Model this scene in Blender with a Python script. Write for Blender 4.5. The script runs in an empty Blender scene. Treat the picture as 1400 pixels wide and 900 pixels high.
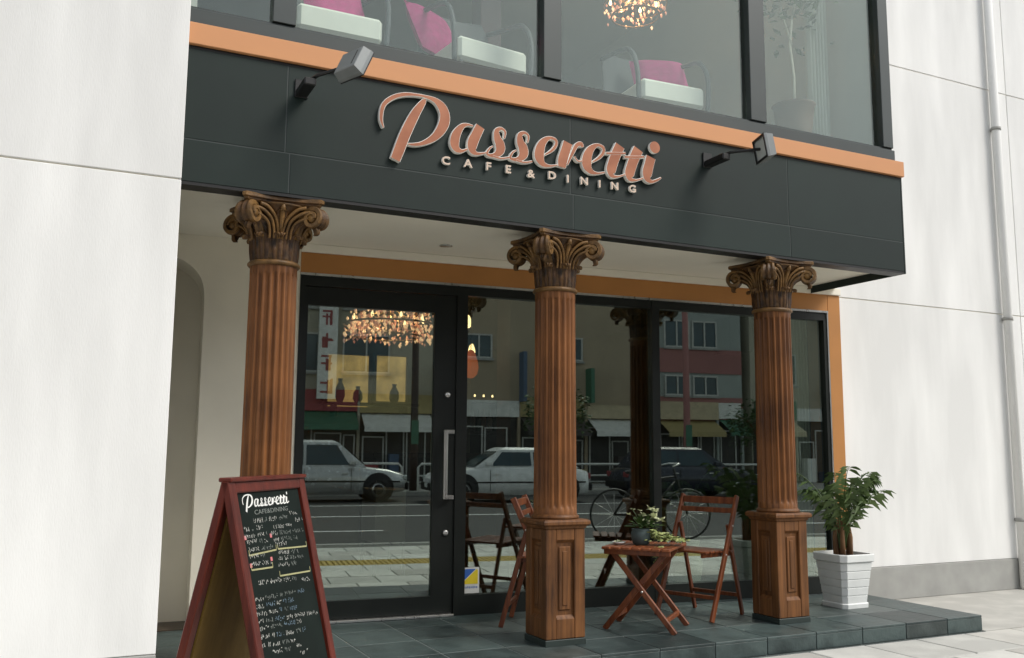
import bpy, bmesh, math, random
from mathutils import Vector, Matrix
random.seed(7)
sc = bpy.context.scene
C = sc.collection
PI = math.pi

# ------------------------------------------------------------------ camera
cam = bpy.data.cameras.new('camera')
cam.sensor_fit = 'HORIZONTAL'; cam.sensor_width = 36.0
cam.lens = 36.0 * 1271.22 / 1400.0
cam.clip_start = 0.05; cam.clip_end = 600
co = bpy.data.objects.new('camera', cam); C.objects.link(co)
_R = Vector((0.89812149, -0.43969985, 0.00646757)); _U = Vector((-0.06328671, -0.11468575, 0.99138387)); _F = Vector((0.4351696, 0.89079247, 0.13082889))
mw = Matrix((( _R.x, _U.x, -_F.x, -0.97116), (_R.y, _U.y, -_F.y, -4.81429), (_R.z, _U.z, -_F.z, 1.07), (0, 0, 0, 1)))
co.matrix_world = mw
sc.camera = co

# ------------------------------------------------------------------ sky, sun, exposure
SUN_EL = math.radians(46); SUN_AZ = math.radians(140)      # azimuth clockwise from +Y: high over the street, to the right
world = bpy.data.worlds.new('World'); sc.world = world; world.use_nodes = True
wn = world.node_tree.nodes; wl = world.node_tree.links
for n in list(wn): wn.remove(n)
sky = wn.new('ShaderNodeTexSky'); sky.sky_type = 'NISHITA'; sky.sun_disc = False
sky.sun_elevation = SUN_EL; sky.sun_rotation = SUN_AZ
sky.air_density = 1.0; sky.dust_density = 1.5; sky.ozone_density = 1.0
hs = wn.new('ShaderNodeHueSaturation'); hs.inputs['Saturation'].default_value = 0.3       # grey overcast sky
bg = wn.new('ShaderNodeBackground'); bg.inputs['Strength'].default_value = 0.145
ow = wn.new('ShaderNodeOutputWorld')
wl.new(sky.outputs[0], hs.inputs['Color']); wl.new(hs.outputs[0], bg.inputs['Color']); wl.new(bg.outputs[0], ow.inputs['Surface'])
sl = bpy.data.lights.new('sun', 'SUN'); sl.energy = 1.5; sl.angle = math.radians(24); sl.color = (1.0, 0.95, 0.87)
so = bpy.data.objects.new('sun', sl); C.objects.link(so)
sd = Vector((math.sin(SUN_AZ) * math.cos(SUN_EL), math.cos(SUN_AZ) * math.cos(SUN_EL), math.sin(SUN_EL)))
so.rotation_euler = sd.to_track_quat('Z', 'Y').to_euler(); so.location = (4, -8, 14)
sc.view_settings.view_transform = 'Standard'; sc.view_settings.look = 'None'
sc.view_settings.exposure = 0.54; sc.view_settings.gamma = 1.0
sc.view_settings.use_curve_mapping = False
try:
    sc.cycles.use_denoising = True
    sc.cycles.max_bounces = 10; sc.cycles.transparent_max_bounces = 16
    sc.cycles.sample_clamp_indirect = 6.0
except Exception: pass

# ------------------------------------------------------------------ materials
MATS = {}
def _new(name):
    m = bpy.data.materials.new(name); m.use_nodes = True
    nt = m.node_tree; b = nt.nodes['Principled BSDF']
    MATS[name] = m
    return m, nt, b
def mat(name, col, rough=0.6, metal=0.0, var=0.12, scale=6.0, stretch=(1, 1, 1), bump=0.0, bscale=40.0, col2=None, spec=0.5, detail=6, objvar=0.0):
    m, nt, b = _new(name)
    tc = nt.nodes.new('ShaderNodeTexCoord'); mp = nt.nodes.new('ShaderNodeMapping')
    mp.inputs['Scale'].default_value = stretch
    nt.links.new(tc.outputs['Object'], mp.inputs['Vector'])
    nz = nt.nodes.new('ShaderNodeTexNoise'); nz.inputs['Scale'].default_value = scale; nz.inputs['Detail'].default_value = detail
    nt.links.new(mp.outputs[0], nz.inputs['Vector'])
    rp = nt.nodes.new('ShaderNodeValToRGB')
    c2 = col2 or tuple(min(1, c * (1 + var)) for c in col)
    c1 = tuple(c * (1 - var) for c in col) if col2 is None else col
    rp.color_ramp.elements[0].position = 0.3; rp.color_ramp.elements[1].position = 0.7
    rp.color_ramp.elements[0].color = (*c1, 1); rp.color_ramp.elements[1].color = (*c2, 1)
    if objvar:          # each tile, board or panel a little different from the next
        oi = nt.nodes.new('ShaderNodeObjectInfo'); mo = nt.nodes.new('ShaderNodeMath'); mo.operation = 'MULTIPLY_ADD'; mo.inputs[1].default_value = objvar; mo.inputs[2].default_value = -objvar / 2
        aa = nt.nodes.new('ShaderNodeMath'); aa.operation = 'ADD'
        nt.links.new(oi.outputs['Random'], mo.inputs[0]); nt.links.new(mo.outputs[0], aa.inputs[0]); nt.links.new(nz.outputs['Fac'], aa.inputs[1]); nt.links.new(aa.outputs[0], rp.inputs[0])
        av = nt.nodes.new('ShaderNodeVectorMath'); av.operation = 'ADD'; nt.links.new(tc.outputs['Object'], av.inputs[0]); nt.links.new(oi.outputs['Location'], av.inputs[1]); nt.links.new(av.outputs[0], mp.inputs['Vector'])
    else: nt.links.new(nz.outputs['Fac'], rp.inputs[0])
    nt.links.new(rp.outputs[0], b.inputs['Base Color'])
    b.inputs['Roughness'].default_value = rough; b.inputs['Metallic'].default_value = metal
    b.inputs['Specular IOR Level'].default_value = spec
    mr = nt.nodes.new('ShaderNodeMapRange'); mr.inputs[3].default_value = max(0.02, rough - 0.1); mr.inputs[4].default_value = min(1, rough + 0.1)
    nt.links.new(nz.outputs['Fac'], mr.inputs[0]); nt.links.new(mr.outputs[0], b.inputs['Roughness'])
    if bump:
        n2 = nt.nodes.new('ShaderNodeTexNoise'); n2.inputs['Scale'].default_value = bscale; n2.inputs['Detail'].default_value = 5
        nt.links.new(mp.outputs[0], n2.inputs['Vector'])
        bp = nt.nodes.new('ShaderNodeBump'); bp.inputs['Strength'].default_value = bump; bp.inputs['Distance'].default_value = 0.01
        nt.links.new(n2.outputs['Fac'], bp.inputs['Height']); nt.links.new(bp.outputs[0], b.inputs['Normal'])
    return m
def wood(name, dark, light, rough=0.42, stretch=(26, 26, 1.6), wear=0.25, coat=0.15):
    """grain running along local Z, with dark pores and worn lighter patches"""
    m, nt, b = _new(name)
    N = nt.nodes.new; L = nt.links.new
    tc = N('ShaderNodeTexCoord'); oi = N('ShaderNodeObjectInfo')
    ad = N('ShaderNodeVectorMath'); ad.operation = 'ADD'
    sc_ = N('ShaderNodeVectorMath'); sc_.operation = 'SCALE'; sc_.inputs['Scale'].default_value = 0.31
    L(oi.outputs['Location'], sc_.inputs[0]); L(tc.outputs['Object'], ad.inputs[0]); L(sc_.outputs[0], ad.inputs[1])
    mp = N('ShaderNodeMapping'); mp.inputs['Scale'].default_value = stretch; L(ad.outputs[0], mp.inputs['Vector'])
    n1 = N('ShaderNodeTexNoise'); n1.inputs['Scale'].default_value = 1.0; n1.inputs['Detail'].default_value = 8; n1.inputs['Roughness'].default_value = 0.65
    L(mp.outputs[0], n1.inputs['Vector'])
    n2 = N('ShaderNodeTexNoise'); n2.inputs['Scale'].default_value = 3.3; n2.inputs['Detail'].default_value = 4
    L(ad.outputs[0], n2.inputs['Vector'])
    mx = N('ShaderNodeMix'); mx.data_type = 'FLOAT'; mx.inputs[0].default_value = wear
    L(n1.outputs['Fac'], mx.inputs[2]); L(n2.outputs['Fac'], mx.inputs[3])
    rp = N('ShaderNodeValToRGB'); e = rp.color_ramp.elements
    e[0].position = 0.34; e[0].color = (*dark, 1); e[1].position = 0.66; e[1].color = (*light, 1)
    L(mx.outputs[0], rp.inputs[0]); L(rp.outputs[0], b.inputs['Base Color'])
    bp = N('ShaderNodeBump'); bp.inputs['Strength'].default_value = 0.25; bp.inputs['Distance'].default_value = 0.004
    L(n1.outputs['Fac'], bp.inputs['Height']); L(bp.outputs[0], b.inputs['Normal'])
    mr = N('ShaderNodeMapRange'); mr.inputs[3].default_value = rough - 0.1; mr.inputs[4].default_value = rough + 0.15
    L(n2.outputs['Fac'], mr.inputs[0]); L(mr.outputs[0], b.inputs['Roughness'])
    b.inputs['Coat Weight'].default_value = coat; b.inputs['Coat Roughness'].default_value = 0.3; b.inputs['Specular IOR Level'].default_value = 0.3
    return m
def emit(name, col, s, base=None):
    m, nt, b = _new(name)
    b.inputs['Base Color'].default_value = (*(base or col), 1)
    b.inputs['Emission Color'].default_value = (*col, 1); b.inputs['Emission Strength'].default_value = s
    return m
def glass(name, refl=0.1, tint=(0.86, 0.9, 0.87), rough=0.008):
    m, nt, b = _new(name); nt.nodes.remove(b)
    N = nt.nodes.new; L = nt.links.new
    out = nt.nodes['Material Output']
    tr = N('ShaderNodeBsdfTransparent'); tr.inputs[0].default_value = (*tint, 1)
    gl = N('ShaderNodeBsdfGlossy'); gl.inputs['Roughness'].default_value = rough; gl.inputs['Color'].default_value = (0.88, 0.97, 0.91, 1)
    lw = N('ShaderNodeLayerWeight'); lw.inputs['Blend'].default_value = 0.5          # Schlick, the same from both sides of the sheet
    pw = N('ShaderNodeMath'); pw.operation = 'POWER'; pw.inputs[1].default_value = 5.0; L(lw.outputs['Facing'], pw.inputs[0])
    ad = N('ShaderNodeMath'); ad.operation = 'MULTIPLY_ADD'; ad.use_clamp = True; ad.inputs[1].default_value = 0.9; ad.inputs[2].default_value = 0.04 + refl
    L(pw.outputs[0], ad.inputs[0])
    ms = N('ShaderNodeMixShader'); L(ad.outputs[0], ms.inputs[0]); L(tr.outputs[0], ms.inputs[1]); L(gl.outputs[0], ms.inputs[2])
    # plate glass is never quite flat
    tc = N('ShaderNodeTexCoord'); nz = N('ShaderNodeTexNoise'); nz.inputs['Scale'].default_value = 1.6; nz.inputs['Detail'].default_value = 1
    bp = N('ShaderNodeBump'); bp.inputs['Strength'].default_value = 0.02; bp.inputs['Distance'].default_value = 0.01
    L(tc.outputs['Object'], nz.inputs['Vector']); L(nz.outputs['Fac'], bp.inputs['Height']); L(bp.outputs[0], gl.inputs['Normal'])
    L(ms.outputs[0], out.inputs['Surface'])
    return m

M = {}
M['shaft'] = wood('column_wood', (0.044, 0.015, 0.005), (0.285, 0.112, 0.033), rough=0.52, stretch=(46, 46, 1.3), wear=0.42, coat=0.05)
M['ped'] = wood('pedestal_wood', (0.035, 0.013, 0.004), (0.225, 0.092, 0.028), rough=0.52, stretch=(44, 44, 1.8), wear=0.42, coat=0.05)
M['chair'] = wood('stained_chair_wood', (0.065, 0.014, 0.006), (0.255, 0.076, 0.024), stretch=(34, 34, 3))
M['board_frame'] = wood('reddish_board_wood', (0.050, 0.0075, 0.0045), (0.145, 0.022, 0.011), stretch=(30, 30, 2), coat=0.03)
M['board_back'] = wood('plywood_back', (0.13, 0.080, 0.018), (0.25, 0.158, 0.038), rough=0.75, stretch=(14, 14, 1.2), coat=0.0)
M['panel'] = mat('fascia_metal', (0.0118, 0.0212, 0.0180), 0.55, 0.0, 0.22, 1.6, spec=0.28, bump=0.04, bscale=9, objvar=0.25)
M['seam'] = mat('seam_painted_highlight', (0.032, 0.043, 0.040), 0.5)  # paler grey in the joints paints the light caught by panel edges
M['frame'] = mat('dark_frame', (0.009, 0.0115, 0.010), 0.42, 0.0, 0.12, 5, spec=0.35)
M['upframe'] = mat('upper_window_frame', (0.040, 0.050, 0.048), 0.45, 0.1, 0.08, 4)
M['black'] = mat('black_metal', (0.012, 0.012, 0.012), 0.5, 0.2)
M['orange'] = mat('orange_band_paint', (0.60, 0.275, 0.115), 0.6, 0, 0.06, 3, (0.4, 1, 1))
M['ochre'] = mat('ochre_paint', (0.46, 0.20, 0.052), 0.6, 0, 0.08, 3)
M['cream'] = mat('cream_plaster', (0.83, 0.785, 0.66), 0.9, 0, 0.05, 2.5, bump=0.05, bscale=90)
M['soffit'] = mat('soffit_paint', (0.85, 0.81, 0.70), 0.9, 0, 0.04, 1.5, bump=0.03, bscale=60)
M['white'] = mat('white_plaster', (0.79, 0.79, 0.77), 0.9, 0, 0.09, 1.4, (3, 3, 0.6), bump=0.12, bscale=60, detail=10, objvar=0.25)
M['steel'] = mat('brushed_steel', (0.62, 0.62, 0.60), 0.3, 0.9, 0.08, 30, (1, 1, 0.1))
M['slate'] = mat('slate_tile', (0.020, 0.033, 0.033), 0.45, 0, 0.3, 7, bump=0.45, bscale=22, col2=(0.060, 0.087, 0.084), objvar=0.45)
M['slate2'] = mat('slate_tile_brown', (0.032, 0.044, 0.042), 0.45, 0, 0.3, 7, bump=0.45, bscale=22, col2=(0.078, 0.098, 0.093), objvar=0.45)
M['grout'] = mat('grout', (0.20, 0.23, 0.22), 0.9)
M['base'] = mat('green_black_plinth', (0.022, 0.034, 0.030), 0.5)
M['paver'] = mat('paver_concrete', (0.55, 0.55, 0.51), 0.85, 0, 0.16, 4, bump=0.15, bscale=70, objvar=0.4)
M['paver2'] = mat('paver_concrete_warm', (0.48, 0.47, 0.43), 0.85, 0, 0.16, 4, bump=0.15, bscale=70, objvar=0.4)
M['tactile'] = mat('yellow_tactile_paving', (0.46, 0.33, 0.07), 0.8, 0, 0.12, 4)
M['joint'] = mat('paver_joint', (0.13, 0.13, 0.12), 0.95)
M['asphalt'] = mat('asphalt', (0.045, 0.045, 0.045), 0.9, 0, 0.25, 30, bump=0.2, bscale=200)
M['paint'] = mat('road_paint', (0.7, 0.7, 0.68), 0.7, 0, 0.1, 8)
M['kerb'] = mat('kerb_concrete', (0.33, 0.33, 0.31), 0.85, 0, 0.12, 5)
M['glass'] = glass('shop_glass', 0.225, (0.74, 0.80, 0.75))
M['upglass'] = glass('upper_glass', 0.018, (0.93, 0.96, 0.94))
M['copper'] = mat('copper_letter_face', (0.29, 0.098, 0.045), 0.42, 0.2, 0.12, 9, (1, 1, 1), col2=(0.38, 0.145, 0.07))
M['return'] = mat('pale_letter_return', (0.90, 0.88, 0.82), 0.5, 0.0, 0.08, 12)
M['smallface'] = mat('small_letter_face', (0.60, 0.47, 0.37), 0.4, 0.2, 0.1, 20)
M['lampgrey'] = mat('floodlight_grey', (0.20, 0.215, 0.215), 0.5, 0.2, 0.1, 12)
M['lampglass'] = mat('floodlight_lens', (0.55, 0.6, 0.58), 0.2, 0.1)
M['chalkboard'] = mat('chalkboard', (0.008, 0.013, 0.011), 0.75, 0, 0.35, 6, spec=0.12, detail=8)
M['logo'] = mat('white_board_paint', (0.72, 0.73, 0.70), 0.9)
M['chalk'] = mat('white_chalk', (0.40, 0.41, 0.38), 0.95, 0, 0.25, 300)
M['chalkdim'] = mat('smudged_chalk', (0.17, 0.19, 0.175), 0.95, 0, 0.35, 300)
M['chalkyel'] = mat('yellow_chalk', (0.34, 0.33, 0.17), 0.95, 0, 0.25, 300)
M['chalkblue'] = mat('blue_chalk', (0.13, 0.19, 0.24), 0.95, 0, 0.25, 300)
M['chalkred'] = mat('red_chalk', (0.55, 0.17, 0.18), 0.95, 0, 0.25, 300)
M['seatcream'] = mat('cream_slat_end', (0.6, 0.55, 0.4), 0.7)
M['pot'] = mat('white_planter', (0.74, 0.76, 0.74), 0.5, 0, 0.06, 6)
M['greypot'] = mat('grey_green_pot', (0.055, 0.085, 0.085), 0.6, 0, 0.15, 12)
M['soil'] = mat('soil', (0.06, 0.035, 0.02), 0.95, 0, 0.4, 40, bump=0.5)
M['leaf'] = mat('palm_leaf', (0.05, 0.10, 0.022), 0.45, 0, 0.35, 8)
M['frond'] = mat('areca_frond', (0.045, 0.090, 0.022), 0.5, 0, 0.4, 9, col2=(0.11, 0.165, 0.045))
M['leaf2'] = mat('variegated_leaf', (0.20, 0.27, 0.07), 0.5, 0, 0.35, 30, col2=(0.48, 0.50, 0.22))
M['petal'] = mat('cream_petal', (0.55, 0.58, 0.36), 0.6, 0, 0.15, 30)
M['bark'] = mat('bark', (0.17, 0.09, 0.04), 0.9, 0, 0.35, 20, (1, 1, 0.3), bump=0.6)
M['palebark'] = mat('pale_bark', (0.42, 0.40, 0.34), 0.9, 0, 0.25, 20, (1, 1, 0.3), bump=0.4)
M['stickblue'] = mat('sticker_blue', (0.035, 0.12, 0.42), 0.4)
M['stickyel'] = mat('sticker_yellow', (0.72, 0.56, 0.03), 0.4)
M['stickwhite'] = mat('sticker_white', (0.62, 0.63, 0.60), 0.4)
M['sticktext'] = mat('sticker_print', (0.16, 0.22, 0.40), 0.4)
M['walnut'] = mat('interior_floor_wood', (0.05, 0.03, 0.018), 0.35, 0, 0.3, 4, (1, 8, 1))
M['indim'] = mat('plaster_painted_dim', (0.05, 0.047, 0.04), 0.85, 0, 0.2, 2)  # darkened copy of the interior plaster, dimness of the room put into its colour
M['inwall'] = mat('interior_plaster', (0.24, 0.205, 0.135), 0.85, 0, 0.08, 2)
M['indark'] = mat('interior_dark_wood', (0.035, 0.018, 0.012), 0.5, 0, 0.3, 4, (8, 8, 1))
M['maroon'] = mat('maroon_column_paint', (0.055, 0.012, 0.012), 0.5)
M['upwall'] = mat('upper_room_plaster', (0.46, 0.46, 0.43), 0.85, 0, 0.05, 2)
M['seatwhite'] = mat('white_upholstery', (0.80, 0.80, 0.73), 0.8, 0, 0.03, 8)
M['wicker'] = mat('dark_grey_armchair', (0.06, 0.065, 0.07), 0.6)
M['pink'] = mat('magenta_cushion', (0.46, 0.022, 0.18), 0.75, 0, 0.15, 20)
M['curtain'] = mat('sheer_curtain', (0.55, 0.56, 0.50), 0.9, 0, 0.12, 3, (14, 14, 0.4))
M['crystal'] = emit('lit_crystal', (1.0, 0.58, 0.32), 1.0)
M['crystal2'] = emit('dim_crystal', (1.0, 0.46, 0.30), 0.22)
M['bulb'] = emit('warm_bulb', (1.0, 0.66, 0.32), 3.5)
M['shade'] = emit('amber_glass_shade', (1.0, 0.17, 0.03), 0.32)
M['panelglow'] = mat('lit_amber_panel', (0.5, 0.30, 0.10), 0.7, 0, 0.5, 5)
_nt = M['panelglow'].node_tree; _b = _nt.nodes['Principled BSDF']; _nt.links.new([n for n in _nt.nodes if n.type == 'VALTORGB'][0].outputs[0], _b.inputs['Emission Color']); _b.inputs['Emission Strength'].default_value = 0.75
M['speakerblack'] = mat('speaker_cloth', (0.006, 0.006, 0.006), 0.95, spec=0.05)
M['brass'] = mat('brass', (0.35, 0.20, 0.07), 0.35, 0.9)

# ------------------------------------------------------------------ mesh helpers
class MB:
    """collects shapes; build() links them as ONE mesh object"""
    def __init__(s): s.v = []; s.f = []; s.m = []; s.smooth = []
    def add(s, vs, fs, mi=0, sm=False):
        o = len(s.v); s.v += [tuple(p) for p in vs]
        for f in fs: s.f.append(tuple(i + o for i in f)); s.m.append(mi); s.smooth.append(sm)
        return s
    def box(s, x0, x1, y0, y1, z0, z1, mi=0, bev=0.0, mtx=None):
        if bev <= 0:
            vs = [(x0, y0, z0), (x1, y0, z0), (x1, y1, z0), (x0, y1, z0), (x0, y0, z1), (x1, y0, z1), (x1, y1, z1), (x0, y1, z1)]
            fs = [(0, 3, 2, 1), (4, 5, 6, 7), (0, 1, 5, 4), (1, 2, 6, 5), (2, 3, 7, 6), (3, 0, 4, 7)]
        else:
            bm = bmesh.new(); bmesh.ops.create_cube(bm, size=1)
            for v in bm.verts:
                v.co = Vector((x0 if v.co.x < 0 else x1, y0 if v.co.y < 0 else y1, z0 if v.co.z < 0 else z1))
            bmesh.ops.bevel(bm, geom=bm.edges[:], offset=bev, segments=1, affect='EDGES', clamp_overlap=True)
            bm.verts.index_update()
            vs = [tuple(v.co) for v in bm.verts]; fs = [tuple(v.index for v in f.verts) for f in bm.faces]; bm.free()
        if mtx is not None: vs = [tuple(mtx @ Vector(v)) for v in vs]
        return s.add(vs, fs, mi)
    def beam(s, a, b, w, t, up=(0, 0, 1), mi=0, bev=0.0):
        """bar from a to b, w across, t thick along `up`"""
        a, b = Vector(a), Vector(b); d = b - a; L = d.length; d.normalize()
        u = Vector(up); u = (u - d * u.dot(d))
        if u.length < 1e-4: u = Vector((1, 0, 0)); u = u - d * u.dot(d)
        u.normalize(); r = d.cross(u)
        mt = Matrix(((r.x, u.x, d.x, a.x), (r.y, u.y, d.y, a.y), (r.z, u.z, d.z, a.z), (0, 0, 0, 1)))
        return s.box(-w / 2, w / 2, -t / 2, t / 2, 0, L, mi, bev, mt)
    def tube(s, pts, rad, seg=8, mi=0, cap=True, closed=False, flat=None):
        pts = [Vector(p) for p in pts]; n = len(pts)
        rs = rad if isinstance(rad, (list, tuple)) else [rad] * n
        vs = []; prev = None
        for i, p in enumerate(pts):
            if closed: t = pts[(i + 1) % n] - pts[i - 1]
            else: t = pts[min(i + 1, n - 1)] - pts[max(i - 1, 0)]
            t.normalize()
            if prev is None:
                u = Vector((0, 0, 1)) if abs(t.z) < 0.9 else Vector((1, 0, 0))
            else: u = prev
            u = (u - t * u.dot(t)).normalized(); prev = u; w = t.cross(u)
            for k in range(seg):
                a = 2 * PI * k / seg
                vs.append(p + u * math.cos(a) * rs[i] + w * math.sin(a) * rs[i] * (flat or 1))
        fs = []
        for i in range(n if closed else n - 1):
            j = (i + 1) % n
            for k in range(seg):
                fs.append((i * seg + k, i * seg + (k + 1) % seg, j * seg + (k + 1) % seg, j * seg + k))
        if cap and not closed:
            fs.append(tuple(range(seg))[::-1]); fs.append(tuple((n - 1) * seg + k for k in range(seg)))
        return s.add(vs, fs, mi, True)
    def lathe(s, prof, seg=32, c=(0, 0, 0), mi=0, sm=True, capb=True, capt=True):
        vs = []; fs = []; n = len(prof)
        for r, z in prof:
            for k in range(seg):
                a = 2 * PI * k / seg; vs.append((c[0] + r * math.cos(a), c[1] + r * math.sin(a), c[2] + z))
        for i in range(n - 1):
            for k in range(seg):
                fs.append((i * seg + k, i * seg + (k + 1) % seg, (i + 1) * seg + (k + 1) % seg, (i + 1) * seg + k))
        if capb: fs.append(tuple(range(seg))[::-1])
        if capt: fs.append(tuple((n - 1) * seg + k for k in range(seg)))
        return s.add(vs, fs, mi, sm)
    def prism(s, poly, y0, y1, mi=0, side=None):
        """poly of (x, z), extruded from y0 (front) to y1 (back)"""
        n = len(poly)
        vs = [(x, y0, z) for x, z in poly] + [(x, y1, z) for x, z in poly]
        s.add(vs, [tuple(range(n)), tuple(range(2 * n - 1, n - 1, -1))], mi)
        return s.add(vs, [(i, i + n, (i + 1) % n + n, (i + 1) % n) for i in range(n)], mi if side is None else side)
    def ring(s, x0, x1, z0, z1, w, y0, y1, mi=0):
        """rectangular frame in the x-z plane; w = (left, right, bottom, top) member widths"""
        l, r, b, t = w if isinstance(w, tuple) else (w,) * 4
        o = [(x0, z0), (x1, z0), (x1, z1), (x0, z1)]; i = [(x0 + l, z0 + b), (x1 - r, z0 + b), (x1 - r, z1 - t), (x0 + l, z1 - t)]
        vs = [(x, y0, z) for x, z in o] + [(x, y0, z) for x, z in i] + [(x, y1, z) for x, z in o] + [(x, y1, z) for x, z in i]; fs = []
        for k in range(4):
            n = (k + 1) % 4
            fs += [(k, n, 4 + n, 4 + k), (8 + k, 12 + k, 12 + n, 8 + n), (k, 8 + k, 8 + n, n), (4 + k, 4 + n, 12 + n, 12 + k)]
        return s.add(vs, fs, mi)
    def grid(s, P, mi=0, sm=True, close=False):
        r = len(P); c = len(P[0]); vs = [p for row in P for p in row]; fs = []
        for i in range(r - 1):
            for j in range(c - 1 + (1 if close else 0)):
                fs.append((i * c + j, i * c + (j + 1) % c, (i + 1) * c + (j + 1) % c, (i + 1) * c + j))
        return s.add(vs, fs, mi, sm)
    def xf(s, mt):
        s.v = [tuple(mt @ Vector(v)) for v in s.v]; return s
    def mesh(s, name, mats):
        me = bpy.data.meshes.new(name); me.from_pydata(s.v, [], s.f)
        for m in (mats if isinstance(mats, (list, tuple)) else [mats]): me.materials.append(m)
        me.polygons.foreach_set('material_index', s.m); me.polygons.foreach_set('use_smooth', s.smooth)
        me.validate(); me.update()
        bm = bmesh.new(); bm.from_mesh(me); bmesh.ops.recalc_face_normals(bm, faces=bm.faces[:]); bm.to_mesh(me); bm.free()
        return me
    def build(s, name, mats, parent=None, loc=None, rotz=None, label=None):
        o = bpy.data.objects.new(name, s.mesh(name, mats)); C.objects.link(o)
        if parent is not None: o.parent = parent
        if loc is not None: o.location = loc
        if rotz is not None: o.rotation_euler = (0, 0, rotz)
        if label: o['label'] = label
        return o
def inst(name, me, parent=None, loc=(0, 0, 0), rot=(0, 0, 0), scale=None):
    o = bpy.data.objects.new(name, me); C.objects.link(o); o.parent = parent; o.location = loc; o.rotation_euler = rot
    if scale: o.scale = scale
    return o
def tag(o, label=None, cat=None, group=None, kind=None):
    if label: o['label'] = label
    if cat: o['category'] = cat
    if group: o['group'] = group
    if kind: o['kind'] = kind
    return o
def thing(name, label, cat, loc=(0, 0, 0), rotz=0, group=None):
    o = bpy.data.objects.new(name, None); C.objects.link(o); o.empty_display_size = 0.1
    o.location = loc; o.rotation_euler = (0, 0, rotz)
    return tag(o, label, cat, group)
KIDS = {}
def copy_tree(o, parent=None):
    c = o.copy(); C.objects.link(c); c.parent = parent
    for ch in [x for x in bpy.data.objects if x.parent is o]: copy_tree(ch, c)
    return c
def spline(pts, n=6):
    """Catmull-Rom through tuples of any length"""
    out = []; P = [pts[0]] + list(pts) + [pts[-1]]
    for i in range(1, len(P) - 2):
        for k in range(n):
            t = k / n; r = []
            for a, b, c_, d in zip(P[i - 1], P[i], P[i + 1], P[i + 2]):
                r.append(0.5 * ((2 * b) + (-a + c_) * t + (2 * a - 5 * b + 4 * c_ - d) * t * t + (-a + 3 * b - 3 * c_ + d) * t ** 3))
            out.append(tuple(r))
    out.append(tuple(pts[-1])); return out
KG = -0.085; YG = 1.137
GA = math.atan(KG)
GMAT = Matrix.Translation((0, YG, 0)) @ Matrix.Rotation(GA, 4, 'Z')     # the glazed wall runs slightly askew to the colonnade
CG = math.cos(GA)
def gx(X): return X / CG                                                # world X -> distance along the glazed wall
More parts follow.
